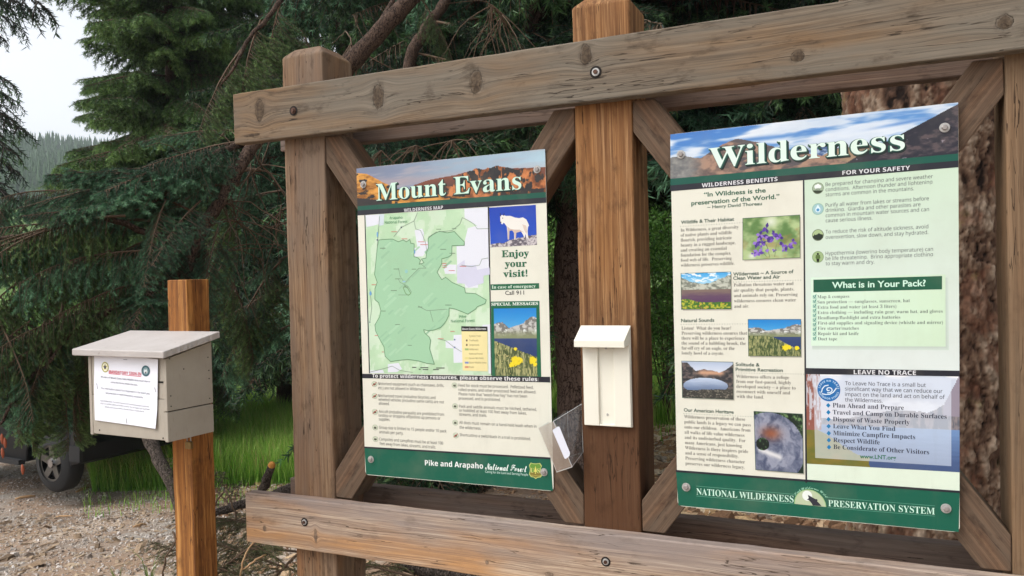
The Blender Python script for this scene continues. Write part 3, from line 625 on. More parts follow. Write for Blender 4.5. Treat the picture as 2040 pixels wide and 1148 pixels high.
g.poly([m_(*q) for q in ((1086, 150), (1112, 160), (1118, 196), (1112, 212), (1100, 190))], rgb(214, 196, 186), 3.4)
g.line([m_(950, 100), m_(946, 82)], 1.2, rgb(30, 30, 34), 3.6).line([m_(966, 96), m_(972, 82)], 1.2, rgb(30, 30, 34), 3.6).disc(*m_(950, 138), 1.4, rgb(40, 36, 40), 3.6, 8).disc(*m_(962, 112), 1., rgb(40, 36, 40), 3.6, 8)
g.done('photograph')
t = Pr(A); c = rgb(22, 98, 66)
t.text('Enjoy', 'heavy', (999.4, 512.9), (1054, 511), 13.5, c, 2, res=5).text('your', 'heavy', (1005.6, 532.3), (1049.5, 531.7), 13.5, c, 2, res=5).text('visit!', 'heavy', (1002.5, 552.7), (1051, 551), 13.5, c, 2, res=5)
t.done('greeting')
e = Pr(A); e.poly([(977.4, 567), (1074, 564.6), (1074.3, 575.5), (978, 578.7)], c, 2).text('In case of emergency', 'timesb', (980, 575.6), (1067.4, 573.2), 6.2, rgb(214, 232, 214), 3)
e.text('Call 911', 'gill', (1006.6, 588), (1044.2, 587.3), 8, rgb(30, 34, 34), 3); e.done('emergency_notice')
e = Pr(A); e.poly([(978, 601.3), (1074.6, 600), (1078.4, 751), (980, 749.5)], c, 2.2); e.text('SPECIAL MESSAGES', 'bodoni', (979.4, 609.6), (1072, 607.9), 5.8, rgb(232, 238, 230), 3)
e.grid([(983.7, 615.4), (1068.3, 614), (1070.5, 750), (986.5, 748.6)], 70, 110, pic_lake_tall, 3); e.done('special_messages')
R = Pr(A); tc = rgb(92, 88, 84)
for L, pa, pb, ref, pR in ((['Motorized equipment (such as chainsaws, drills,', 'etc.) are not allowed in Wilderness'], (753.7, 767.2), (753.7, 775.7), 0, (884.5, 769.9)),
    (['Mechanized travel (including bicycles) and', 'wheeled vehicles (including game carts) are not', 'allowed.'], (753.7, 791), (754.7, 806.6), 1, (884.5, 801)),
    (['Aircraft (including parasails) are prohibited from', 'landing or dropping off/picking up persons or', 'supplies.'], (754.4, 822.6), (755, 837.9), 0, (884.5, 826)),
    (['Group size is limited to 15 people and/or 10 pack', 'animals per party.'], (755.4, 854.2), (755.7, 863.3), 0, (889.6, 860)),
    (['Campsites and campfires must be at least 100', 'feet away from lakes, streams, and trails.'], (755.7, 877.6), (756.4, 886.4), 0, (882.8, 883.7)),
    (['Feed for stock must be processed.  Pelletized feed,', 'rolled grains, and other processed feed are allowed.', 'Please note that "weed-free hay" has not been', 'processed, and is prohibited.'], (913.4, 770.6), (914, 796.4), 1, (1068, 781)),
    (['Pack and saddle animals must be hitched, tethered,', 'or hobbled at least 100 feet away from lakes,', 'streams, and trails.'], (914.7, 812.4), (915, 828.3), 0, (1069.4, 817.5)),
    (['All dogs must remain on a hand-held leash when in', 'the wilderness.'], (915, 844.6), (915.4, 854.2), 0, (1068.7, 850.8)),
    (['Shortcutting a switchback in a trail is prohibited.', ''], (916, 869), (916, 878), 0, (1057.5, 873))):
    R = Pr(A); R.para(L, 'arial', pa, pb, ref, pR, 5.6, tc, 2); R.done('rule_text')
for x, y, red in ((746, 765.5, 1), (746.5, 789.3, 1), (747, 820.9, 1), (747.5, 852, 0), (748, 875, 0), (905.6, 768.2, 0), (906.6, 809.6, 0), (907, 842.3, 0), (908, 867.8, 1)):
    i_ = Pr(A); i_.disc(x, y, 5.6, rgb(150, 160, 136), 2, 18).disc(x, y, 4.9, rgb(206, 212, 190), 2.5, 18)
    i_.poly([(x-3, y+1.5), (x-1.5, y-2.6), (x, y-.4), (x+1.5, y-2.6), (x+3, y+1.8), (x, y+2.8)], rgb(74, 76, 64), 3)
    if red: i_.line([(x-4, y+3.4), (x+4, y-3.4)], 1.2, rgb(176, 70, 60), 3.5)
    i_.done('icon')
t = Pr(A); t.text('Pike and Arapaho', 'arialb', (846.8, 927.2), (962.7, 934), 10.5, rgb(240, 244, 242), 3, res=5).text('National Forest', 'script', (966.7, 935.2), (1050, 941), 13, rgb(236, 246, 240), 3, res=5)
t.text('Caring for the Land and Serving People', 'gill', (966.7, 941.9), (1052, 948.2), 4.8, rgb(196, 222, 210), 3); t.done('footer_text')
k_ = lambda x, y: (1000+x/12.755, 890+y/12.755)
e = Pr(A); sh = [(735, 405), (790, 425), (860, 430), (920, 425), (965, 415), (1018, 495), (990, 545), (985, 600), (1005, 670), (1025, 720), (985, 780), (905, 790), (858, 820), (815, 785), (735, 770), (690, 700), (705, 640), (715, 580), (705, 530), (688, 475)]
e.poly([k_(*q) for q in sh], rgb(196, 206, 120), 3); cx = sum(q[0] for q in sh)/len(sh); cy = sum(q[1] for q in sh)/len(sh)
e.poly([k_(cx+(x-cx)*.88, cy+(y-cy)*.9) for x, y in sh], rgb(104, 148, 60), 3.5)
e.poly([k_(x, y) for x, y in ((725, 650), (990, 650), (1000, 700), (975, 760), (905, 770), (858, 795), (815, 768), (740, 750), (712, 695))], rgb(128, 116, 50), 3.8)
e.poly([k_(x, y) for x, y in ((852, 490), (895, 640), (862, 640), (868, 690), (840, 690), (846, 640), (815, 640))], rgb(222, 212, 110), 4.2)
e.text('U', 'timesb', k_(735, 660), k_(812, 665), 9, rgb(214, 206, 130), 4.3).text('S', 'timesb', k_(898, 668), k_(975, 674), 9, rgb(214, 206, 130), 4.3)
e.text('DEPT OF AGRICULTURE', 'arialb', k_(745, 745), k_(985, 760), 2.4, rgb(200, 186, 100), 4.3); e.done('agency_emblem')
for q in ((724.4, 368), (1070.3, 338), (739.4, 915.3), (1084, 940.8)): sign_bolt(A, *q)
# ------------------------------------------------------------------ sign: Wilderness
B = Sign('information_sign', 'large Wilderness sign with cream and mint columns between the middle and right posts', 'sign',
         [(1335, 268), (1909, 204), (1912, 1061), (1350, 1008)], .6096, .9144, lambda x, y: at(x, y, -.012))
panel(B, CRM)
ink = Pr(B); ink.grid([(1335.5, 268.2), (1908.8, 204.3), (1909, 308.5), (1335.7, 358.5)], 440, 90, pic_wild, 1); ink.done('header_picture')
b = Pr(B)
b.poly([(1335.6, 357.6), (1909, 307.6), (1909.1, 322.5), (1335.8, 372)], rgb(14, 84, 70), 2).poly([(1335.8, 371), (1909.1, 321.5), (1909.2, 335), (1336, 382.7)], BLK, 3)
b.poly([(1598.3, 358), (1601.3, 358), (1606.8, 963), (1603.4, 963)], BLK, 3.2)
b.poly([(1602.8, 736), (1911.4, 741.6), (1911.5, 753), (1602.8, 748)], BLK, 3.5)
b.poly([(1346.8, 937.3), (1911.7, 979), (1911.7, 983.5), (1347, 941.5)], BLK, 3.6); b.done('banner')
Pr(B).poly([(1347, 941), (1911.7, 983), (1910, 1060), (1351.5, 1007)], GRN, 2).done('footer_band')
def mint(u, v): return mixc(full(u, (202, 222, 200)), full(u, (218, 226, 222)), v*1.1)
Pr(B).grid([(1600.5, 360), (1909.1, 334), (1911.5, 745), (1604, 740)], 4, 30, mint, 1.2).grid([(1604, 920), (1911.6, 936), (1911.7, 981), (1605, 958)], 2, 2, lambda u, v: full(u, (220, 232, 214)), 1.2).done('column_background')
t = Pr(B)
for i, (dx, dy, st_, c, l) in enumerate(((.0034, -.0040, 'fat', rgb(18, 36, 34), 3), (.0017, -.0020, 'fat', rgb(18, 36, 34), 3.5), (0, 0, 'fat', rgb(20, 82, 70), 4), (0, 0, 'timesb', rgb(222, 242, 230), 5.5))):
    t.text('Wilderness', st_, (1412, 336.5), (1802, 299.5), 40, c, l, dx, dy, res=7)
t.done('title')
t = Pr(B); w_ = rgb(222, 222, 226)
t.text('WILDERNESS BENEFITS', 'arialb', (1398, 374.9), (1548, 362.2), 7.8, w_, 4.2, res=4); t.done('heading'); t = Pr(B); t.text('FOR YOUR SAFETY', 'arialb', (1677, 350.3), (1812.4, 340), 8.2, w_, 4.2, res=4); t.done('heading'); t = Pr(B); t.text('LEAVE NO TRACE', 'arialb', (1699.8, 748.3), (1824.2, 750.2), 8.6, w_, 4.4, res=4); t.done('heading')
t = Pr(B); g_ = rgb(26, 92, 66)
t.text('“In Wildness is the', 'gillb', (1402, 394), (1524.6, 385), 8.8, g_, 2).text('preservation of the World.”', 'gillb', (1377, 411), (1552, 397.5), 8.8, g_, 2).text('~ Henry David Thoreau', 'gillb', (1408.6, 417.8), (1517, 410.6), 6.4, rgb(60, 96, 78), 2); t.done('quotation')
gh = rgb(54, 84, 70)
def head(lines, dots):
    t = Pr(B)
    for tx, p0, p1 in lines: t.text(tx, 'gillb', p0, p1, 6.8, gh, 2)
    t.dots(*dots, .8, rgb(120, 130, 120), 2, 5); t.done('heading')
head([('Wildlife & Their Habitat', (1356.4, 448.5), (1461.8, 442))], ((1356, 453.5), (1478, 446)))
head([('Wilderness ~ A Source of', (1460, 552.5), (1580, 547)), ('Clean Water and Air', (1460, 560.4), (1553, 557.6))], ((1461, 565), (1594, 561)))
head([('Natural Sounds', (1357, 644.8), (1422.5, 643.8))], ((1357, 649.2), (1489, 648.2)))
head([('Solitude &', (1464.9, 731.8), (1512.5, 733)), ('Primitive Recreation', (1464.9, 741.9), (1558.6, 743.8))], ((1461, 745.5), (1600, 748.2)))
head([('Our American Heritage', (1362.2, 822), (1461, 826.6))], ((1362.4, 826), (1500, 832.5)))
for L, pa, pb, ref, pR in ((['In Wilderness, a great diversity', 'of native plants and wildlife', 'flourish, providing intricate', 'beauty in a rugged landscape,', 'and creating an essential', 'foundation for the complex', 'food web of life.  Preserving', 'wilderness preserves wildlife.'], (1356, 464), (1356.4, 534.2), 0, (1470.8, 457)),
    (['Pollution threatens water and', 'air quality that people, plants,', 'and animals rely on. Preserving', 'wilderness ensures clean water', 'and air.'], (1461, 573.8), (1461.9, 616.2), 2, (1587.8, 592)),
    (['Listen!  What do you hear?', 'Preserving wilderness ensures that', 'there will be a place to experience', 'the sound of a babbling brook, the', 'far-off cry of an eagle, or the', 'lonely howl of a coyote.'], (1357.7, 659.8), (1358, 709), 1, (1487.4, 669)),
    (['Wilderness offers a refuge', 'from our fast-paced, highly', 'developed society – a place to', 'reconnect with oneself and', 'with the land.'], (1466, 755.5), (1466.8, 795), 2, (1584, 778)),
    (['Wilderness preservation of these', 'public lands is a legacy we can pass', 'onto our children.  Americans from', 'all walks of life value wilderness', 'and its undisturbed quality.  For', 'many Americans, just knowing', 'Wilderness is there inspires pride', 'and a sense of responsibility.', 'Preserving wilderness character', 'preserves our wilderness legacy.'], (1363, 835), (1365.6, 927), 1, (1494.9, 851))):
    Pr(B).para(L, 'palat', pa, pb, ref, pR, 6.3, rgb(104, 100, 92), 2).done('paragraph')
def photo(q, nx, ny, fn, extra=None):
    p = Pr(B); d = 3.0; c = [np.mean([a[i] for a in q]) for i in (0, 1)]
    p.poly([(x+2.6, y+3.2) for x, y in q], rgb(188, 182, 168), 1.6)          # the printed drop shadow
    p.poly([(x+(1.0 if x > c[0] else -1.), y+(1. if y > c[1] else -1.)) for x, y in q], rgb(52, 84, 70), 2); p.grid(q, nx, ny, fn, 2.6)
    if extra: extra(p)
    p.done('photograph')
def petals(p):
    r = random.Random(4); f_ = lambda x, y: (1320+x/3.103, 190+y/3.103)
    for a_, c_ in (((640, 930), (660, 1010)), ((700, 930), (690, 1005)), ((600, 960), (640, 1005)), ((620, 900), (650, 960))): p.line([f_(*a_), f_(*c_)], 1., rgb(96, 126, 70), 3)
    for i, (x, y, s_) in enumerate([(640, 830, 34), (600, 870, 34), (580, 915, 36), (655, 880, 40), (690, 860, 30), (610, 930, 30), (660, 905, 26), (720, 890, 34), (740, 920, 30), (770, 940, 36), (800, 915, 26), (590, 980, 34), (560, 990, 22), (640, 960, 20), (750, 965, 18), (690, 965, 16)]):
        for j in range(5):
            a = r.uniform(0, 6.28); L = s_*r.uniform(.7, 1.2); w2 = s_*.32; dx, dy = math.cos(a), math.sin(a)
            p.poly([f_(x, y), f_(x+dx*L*.5-dy*w2, y+dy*L*.5+dx*w2), f_(x+dx*L, y+dy*L), f_(x+dx*L*.5+dy*w2, y+dy*L*.5-dx*w2)], rgb(*r.choice([(92, 60, 158), (120, 84, 184), (72, 48, 130), (150, 116, 206)])), 3.1+.02*i+.004*j)
photo([(1479.5, 438), (1591.7, 431), (1592.3, 515.5), (1479.5, 520.3)], 50, 40, pic_flower, petals)
photo([(1357, 548), (1454.8, 545), (1455.5, 618), (1358, 618.8)], 90, 70, pic_tarn)
photo([(1490, 639.8), (1594, 639.8), (1594, 712.5), (1491, 711.7)], 100, 70, pic_lake_wide)
photo([(1358.5, 722.6), (1459.3, 724.8), (1460, 797.9), (1360, 794)], 90, 70, pic_solitude)
photo([(1501.6, 822.2), (1597, 827.9), (1599, 944), (1505, 936.5)], 80, 100, pic_burl)
AT = rgb(88, 98, 96)
for L, pa, pb, ref, pR in ((['Be prepared for changing and severe weather', 'conditions.  Afternoon thunder and lightening', 'storms are common in the mountains.'], (1643.5, 373), (1643.8, 393.7), 0, (1858, 358)),
    (['Purify all water from lakes or streams before', 'drinking.  Giardia and other parasites are', 'common in mountain water sources and can', 'cause serious illness.'], (1643.5, 414.6), (1643.8, 445.6), 2, (1850.4, 423)),
    (['To reduce the risk of altitude sickness, avoid', 'overexertion, slow down, and stay hydrated.'], (1643.5, 468.1), (1643.8, 479), 1, (1848.8, 469)),
    (['Hypothermia (lowering body temperature) can', 'be life threatening.  Bring appropriate clothing', 'to stay warm and dry.'], (1643.5, 511.3), (1643.8, 531.6), 0, (1858.4, 503))):
    Pr(B).para(L, 'arial', pa, pb, ref, pR, 7.2, AT, 2).done('paragraph')
for k, (x, y) in enumerate(((1628.3, 377), (1628.3, 418.8), (1628.3, 471), (1628.3, 514.8))):
    i_ = Pr(B); i_.disc(x, y, 11.6, rgb(*[(96, 110, 80), (130, 176, 150), (60, 70, 50), (110, 140, 90)][k]), 2, 28).disc(x, y, 10.6, rgb(*[(158, 176, 150), (160, 196, 200), (170, 190, 140), (158, 182, 130)][k]), 2.5, 28)
    if k == 0:
        i_.disc(x-3, y-3, 4.2, rgb(232, 238, 236), 3, 14).disc(x+3, y-3, 3.8, rgb(232, 238, 236), 3.1, 14).disc(x, y-5, 3.6, rgb(240, 242, 240), 3.2, 14).disc(x, y, 10.4, rgb(52, 62, 46), 3.3, 16, None, math.pi*1.12, math.pi*1.88)
        for dx in (-4, -1, 2): i_.line([(x+dx+2, y), (x+dx, y+4)], .8, rgb(90, 100, 96), 3.5)
    if k == 1: i_.poly([(x, y-9), (x+5.2, y), (x+4.6, y+4), (x+2, y+6.4), (x-2, y+6.4), (x-4.6, y+4), (x-5.2, y)], rgb(222, 240, 246), 3).disc(x, y+1.8, 3.2, rgb(80, 150, 200), 3.3, 12)
    if k == 2: i_.poly([(x-10.2, y+3), (x-7.5, y), (x-7, y-3), (x-6, y), (x-2, y-1), (x+2, y-4), (x+5, y-2), (x+10.2, y-1), (x+9.5, y+5), (x+5, y+9.2), (x, y+10.4), (x-5, y+9.2), (x-9, y+6)], rgb(36, 46, 36), 3)
    if k == 3: i_.disc(x, y-6, 2.2, rgb(24, 28, 22), 3, 12).poly([(x-4, y-4), (x+4, y-4), (x+5, y+2), (x+3, y+4), (x-3, y+4), (x-5, y+2)], rgb(84, 110, 56), 3.2).poly([(x-3, y+4), (x+3, y+4), (x+2.4, y+10), (x-2.4, y+10)], rgb(24, 28, 22), 3.3)
    i_.done('icon')
p = Pr(B)
for i in range(6): p.poly([(1613.5-i*.2+3, 558+3), (1884+5-i, 552+4), (1884.5+6-i, 694+7-i*1.1), (1613+4, 692+7.5-i*1.1)], tuple(np.array(rgb(206, 220, 210))*(1-.028*i)), 1.5+.1*i)
p.grid([(1614, 556), (1883.4, 550), (1883.8, 693.7), (1614.7, 692)], 10, 8, lambda u, v: mixc(full(u, (214, 236, 216)), full(u, (204, 226, 196)), u*.8), 2.4)
p.poly([(1619.3, 560.3), (1876.5, 553), (1876.5, 579.7), (1619.3, 585.4)], rgb(24, 88, 64), 3).text('What is in Your Pack?', 'gillb', (1656.5, 577), (1843.7, 573), 12.2, rgb(206, 240, 220), 4, res=5)
pk = ['Map & compass', 'Sun protection — sunglasses, sunscreen, hat', 'Extra food and water (at least 3 liters)', 'Extra clothing — including rain gear, warm hat, and gloves', 'Headlamp/flashlight and extra batteries', 'First-aid supplies and signaling device (whistle and mirror)', 'Fire starter/matches', 'Repair kit and knife', 'Duct tape']
p.para(pk, 'palat', (1627.2, 597.5), (1628.3, 681), 5, (1878.2, 648.5), 6.2, rgb(84, 100, 92), 3)
for i in range(10):
    y = 594.6+i*9.25; p.line([(1618.8, y-2.6), (1624.2, y-3), (1624.4, y+2.8), (1618.9, y+2.8), (1618.8, y-2.6)], .9, rgb(60, 150, 136), 3.1).line([(1620, y-1), (1621.6, y+1.6), (1625, y-5)], 1.2, rgb(40, 130, 116), 3.4)
p.done('pack_list')
p = Pr(B); p.grid([(1603, 748), (1911.5, 753), (1911.7, 942.6), (1605, 925)], 150, 100, pic_lnt, 2)
def veil(u, v):
    U = .05+u*.9; V = .02+v*.92; return mixc(pic_lnt(U, V), full(u, (214, 222, 236)), np.full(u.shape, .62))
p.grid([(1619, 751), (1895, 755.5), (1895, 930.4), (1623, 913.7)], 130, 90, veil, 3)
dk = rgb(40, 46, 66)
p.para(['To Leave No Trace is a small but', 'significant way that we can reduce our', 'impact on the land and act on behalf of', 'the Wilderness.'], 'arial', (1682.4, 769.7), (1682.4, 802.3), 1, (1877.3, 783), 7.4, dk, 4)
p.para(['Plan Ahead and Prepare', 'Travel and Camp on Durable Surfaces', 'Dispose of Waste Properly', 'Leave What You Find', 'Minimize Campfire Impacts', 'Respect Wildlife', 'Be Considerate of Other Visitors'], 'timesb', (1657.7, 813.9), (1659.2, 896), 1, (1885.8, 831), 8.8, dk, 4)
for i in range(7):
    x = 1648.9+i*.26; y = 810+i*13.75; p.poly([(x, y-4.8), (x+4.4, y), (x, y+4.8), (x-4.4, y)], rgb(14, 120, 176), 4.2)
p.text('www.LNT.org', 'gillb', (1712, 914.4), (1784.3, 917.6), 8., rgb(30, 110, 76), 4.1)
p.done('leave_no_trace_panel')
e = Pr(B); x0, y0 = 1650, 779; e.disc(x0, y0, 23, rgb(18, 104, 172), 4.5, 40)
def ringtxt(pr, txt, style, cx, cy, r, a0, a1, cp, col, lay, inv=False):
    """letters set one by one round an arc, angles in degrees from the right, anticlockwise"""
    c = pr.g.st(cx, cy); k = abs(pr.g.st(cx+1, cy)[0]-c[0]); n = len(txt)
    ws = [max(.3, (glyphs(ch, style)[2][1] if ch != ' ' else .3)) for ch in txt]; tot = sum(ws); acc = 0
    for ch, w in zip(txt, ws):
        m = math.radians(a0+(a1-a0)*(acc+w/2)/tot); acc += w
        if ch == ' ': continue
        v, f, (g0, g1) = glyphs(ch, style); s_ = cp*k/cap(style); x = (v[:, 0]-(g0+g1)/2)*s_; y = v[:, 1]*s_
        rad = np.array([math.cos(m), math.sin(m)]); tan = np.array([math.sin(m), -math.cos(m)]); up = rad
        if inv: tan = -tan; up = -rad; base = r+cp
        else: base = r
        pr.b.add(pr.g.pos(c+rad*base*k+np.outer(x, tan)+np.outer(y, up), lay*LAY), f, 0, col)
ringtxt(e, 'LEAVE NO TRACE', 'arialb', x0, y0, 17.2, 172, 4, 3.9, rgb(196, 222, 240), 5)
ringtxt(e, 'OUTDOOR ETHICS', 'arialb', x0, y0, 17.2, 192, 346, 3.9, rgb(196, 222, 240), 5, True)
sp = [(x0+(1.2+.95*t)*math.cos(t*1.05+.4), y0+(1.+.72*t)*math.sin(t*1.05+.4)) for t in np.linspace(.6, 9.6, 34)]
e.line(sp[:26], 2.0, rgb(222, 236, 246), 5.2).line([(x0-14.5, y0+5), (x0-13, y0-2), (x0-8, y0-7.5), (x0-1, y0-9)], 2., rgb(222, 236, 246), 5.3).line([(x0-13, y0+8), (x0-6, y0+9.5), (x0+2, y0+9), (x0+9, y0+5), (x0+15, y0-3)], 2.1, rgb(222, 236, 246), 5.4)
e.done('ethics_emblem')
t = Pr(B); fc = rgb(206, 240, 222)
t.text('NATIONAL WILDERNESS', 'times', (1387.5, 985.8), (1580, 1001.6), 12.4, fc, 3, res=5).text('PRESERVATION SYSTEM', 'times', (1649, 1008.8), (1862, 1025.8), 12.4, fc, 3, res=5)
for a_, c_ in (((1387, 969), (1582, 985.5)), ((1387, 988.6), (1580, 1004.4)), ((1646, 991.5), (1862, 1008.5)), ((1648, 1011.6), (1862, 1028.6))): t.line([a_, c_], .6, rgb(110, 176, 150), 3)
t.done('footer_text')
e = Pr(B); q_ = lambda x, y: (1560+x/12.757, 950+y/12.757); cx, cy = q_(678, 728)
L0 = np.array(q_(270, 690)); L1 = np.array(q_(1085, 770)); c0 = (L0+L1)/2; ax_ = (L1-L0)/2; up_ = np.array(q_(650, 330))-c0
arc = [tuple(c0+ax_*math.cos(t)+up_*math.sin(t)) for t in np.linspace(0, math.pi, 30)]
e.poly(arc, rgb(150, 190, 130), 3); e.poly([tuple(c0+(np.array(a)-c0)*.95) for a in arc], rgb(186, 198, 164), 3.3)
e.disc(*q_(600, 488), 10, rgb(232, 236, 232), 3.6, 30)
e.poly([q_(x, y) for x, y in ((615, 470), (650, 482), (700, 510), (760, 545), (815, 572), (845, 570), (868, 598), (850, 625), (900, 670), (965, 748), (738, 733), (720, 690), (680, 640), (640, 600), (590, 582), (625, 565), (640, 540), (622, 500))], rgb(40, 42, 56), 4)
ringtxt(e, 'Keep Wilderness Wild', 'script', c0[0]+1, c0[1]+1, 36, 148, 32, 4.8, rgb(150, 206, 176), 3); e.done('wolf_emblem')
for q in ((1356.4, 308.6), (1881.6, 255.4), (1367, 971), (1884.4, 1013.6)): sign_bolt(B, *q)
# ------------------------------------------------------------------ sign-in box on its post
MP = lambda c, r=.5, n=.15, sc=60, sp=.4: None
M_box = N('painted_plywood'); o_ = M_box.co(); n1 = M_box.noise(o_, 7, 5, .6); n2 = M_box.noise(M_box.mapv(o_, (60, 60, 8)), 3, 4, .6)
cb = M_box.mix(M_box.ramp(n1, (.35, 0.), (.7, .5)), rgb(170, 162, 149), rgb(148, 139, 125)); cb = M_box.mix(M_box.ramp(n2, (.62, 0.), (.74, .45)), cb, rgb(126, 114, 98))
M_box.set(col=cb, rough=.62, spec=.3); M_box.bump(n2, .25, .001); M_box = M_box.m
M_roof = N('painted_lid'); o_ = M_roof.co(); n1 = M_roof.noise(o_, 9, 5, .65); n3 = M_roof.noise(o_, 70, 3, .6)
cb = M_roof.mix(M_roof.ramp(n1, (.35, 0.), (.7, .6)), rgb(182, 176, 172), rgb(164, 156, 150)); cb = M_roof.mix(M_roof.ramp(n3, (.66, 0.), (.74, .6)), cb, rgb(110, 98, 84))
M_roof.set(col=cb, rough=.6, spec=.3); M_roof.bump(n3, .3, .001); M_roof = M_roof.m
M_dark = flat('gap_shade_and_screw_black', (.01, .009, .008), .9)
M_chip = flat('bare_edge', rgb(150, 134, 112), .8, noise=.6)
BO = (-1.1487, -.2899, 1.1574); BYAW = -.0471; bw, bd, bh, bb = .342, .1655, .2469, .283
bx = empty('sign_in_box', BO, 'taupe painted plywood sign-in box with a sloping lid fixed to an orange post', 'box', rot=(0, 0, BYAW))
th = .013
m = MB(); m.box((-bw+th, 0, .0), (-th, th, .118)); o = m.build('front_panel', M_box, bx, bevel=.0015)
m = MB(); m.box((-bw+th, .001, .1195), (-th, th, .236)); m.build('front_panel', M_box, bx, bevel=.0015)
def side(x0, x1, z0, z1, nm='side_panel'):
    f = lambda y: bh-.012+(bb-bh)*y/bd
    m = MB(); zz = (lambda y: min(z1, f(y)))
    v = [(x, y, z) for x in (x0, x1) for y, z in ((-.001, z0), (bd, z0), (bd, zz(bd)), (-.001, zz(0)))]
    m.add(v, [(0, 1, 2, 3), (7, 6, 5, 4), (0, 4, 5, 1), (1, 5, 6, 2), (2, 6, 7, 3), (3, 7, 4, 0)]); return m.build(nm, M_box, bx, bevel=.0015)
side(-th, 0, -.004, .0815); side(-th, 0, .0845, 9); side(-bw, -bw+th, -.004, 9)
m = MB(); m.box((-bw+th, bd-th, 0), (-th, bd-.001, bb-.016)); m.build('back_panel', M_box, bx, bevel=.001)
m = MB(); m.box((-bw+th, th, 0.001), (-th, bd-th, .012)); m.box((-th-.002, .004, .0812), (-th+.004, bd-.004, .0848)); m.m = [0]*6+[1]*6  # second box: black strip painting the shade inside the side gap
m.build('bottom_panel', [M_box, M_dark], bx)
m = MB(); m.box((-.034, -.0009, .166), (-.0135, .004, .1705)); m.build('form_slot_shade', M_dark, bx)  # solid black block, the slot's inner shade put into colour
# lid: sloping up to the back, wavy worn right edge
sl_ = math.atan2(bb-bh, bd); m = MB(); nY = 26; X0, X1, Y0, Y1, T = -bw-.030, .030, -.032, .172, .020
r = random.Random(3); v = []
for i in range(nY+1):
    y = Y0+(Y1-Y0)*i/nY; e = r.uniform(-.0018, .0018); z = bh+.000+(y)*math.tan(sl_)*.95
    v += [(X0, y, z), (X1+e, y, z), (X1+e*.4, y, z+T), (X0, y, z+T)]
f = [(i*4+j, (i+1)*4+j, (i+1)*4+(j+1) % 4, i*4+(j+1) % 4) for i in range(nY) for j in range(4)]+[(0, 1, 2, 3), tuple(reversed(range(nY*4, nY*4+4)))]
m.add(v, f); m.build('lid', M_roof, bx, bevel=.003, seg=3)
for (x, z) in ((-.3, .012), (-.022, .007)):
    m = MB(); m.cyl((x, .0005, z), (x, -.0012, z), .0022, n=10); m.build('screw', M_dark, bx)
for (y, z) in ((.012, .235), (.06, .20), (.012, .128), (.012, .098), (.15, .225), (.152, .185), (.152, .16), (.152, .1)):
    m = MB(); m.cyl((-.0005, y, z), (.0011, y, z), .0018, n=10); m.build('screw', M_dark, bx)
# post behind it
W_sp = wood('wood_orange_post', rgb(216, 160, 92), rgb(168, 110, 52), rgb(92, 52, 22), seed=21., streak=.5, orange=rgb(178, 114, 50), grain=.45, spec=.35, knots=[(1.70, -.062, .006, .005)])
ps = .087; R_ = Matrix.Rotation(BYAW, 4, 'Z'); pc = Vector(BO)+R_ @ Vector((-.103, bd+.0032, 0))
top = 1.62
gzp = float(gz(pc.x, pc.y))
post = timber('sign_in_post', top-gzp+.35, ps, ps, W_sp, None, Matrix.Translation((pc.x, pc.y, gzp-.35)) @ R_ @ frame_mat((0, 0, 1), (0, 1, 0), (-1, 0, 0), (0, 0, 0)), .003)
tag(post, 'bright orange square timber post carrying the sign-in box, set in the ground', 'post')
# paper notice, stapled and slightly curled
M_pap = N('paper'); a = M_pap.n('ShaderNodeVertexColor', layer_name='Col').outputs[0]; M_pap.set(col=a, rough=.6, spec=.3); M_pap.bump(M_pap.noise(M_pap.co(), 14, 2, .5), .4, .004); M_pap = M_pap.m
nb = np.array([math.cos(BYAW), math.sin(BYAW), 0]); nn = np.array([-math.sin(BYAW), math.cos(BYAW), 0])
def onbox(x, y, off=-.0035):
    d = ray(x, y); o0 = np.array(BO)+nn*off; return C+d*(((o0-C)@nn)/(d@nn))
P = Sign('paper_notice', 'white printed sheet stapled to the front of the taupe sign-in box', 'notice', [(187, 704), (315.5, 716), (312, 854), (189.5, 837)], .279, .216, onbox, mat=M_pap)
m = MB(); nx, ny = 20, 14; pts = np.array([(i/nx*P.W, j/ny*P.H) for j in range(ny+1) for i in range(nx+1)])
def wav(p):
    u, v_ = p[:, 0]/P.W, p[:, 1]/P.H
    return .0012*np.sin(u*9+1)*np.sin(v_*5)+.0035*np.clip(1-v_*4, 0, 1)*np.clip(u*3-2, 0, 1)+.0006
_pos = P.pos
def cpos(p, h):
    q = _pos(p, h); p = np.asarray(p, float).reshape(-1, 2); q[:, 1] -= wav(p); return q
P.pos = cpos
m.add(P.pos(pts, 0), [(j*(nx+1)+i, j*(nx+1)+i+1, (j+1)*(nx+1)+i+1, (j+1)*(nx+1)+i) for j in range(ny) for i in range(nx)]); m.c = [rgb(236, 238, 246)]*len(m.f)
o = m.build('sheet', M_pap, P.root, smooth=True)
t = Pr(P); h_ = lambda x, y: (160+x/6.042, 690+y/6.042)
t.text('MANDATORY SIGN-IN', 'arialb', h_(350, 330), h_(737, 362), 6.2, rgb(204, 58, 84), 4); t.line([h_(350, 336), h_(735, 372)], .8, rgb(204, 58, 84), 4.5); t.done('heading')
ik = rgb(92, 94, 112)
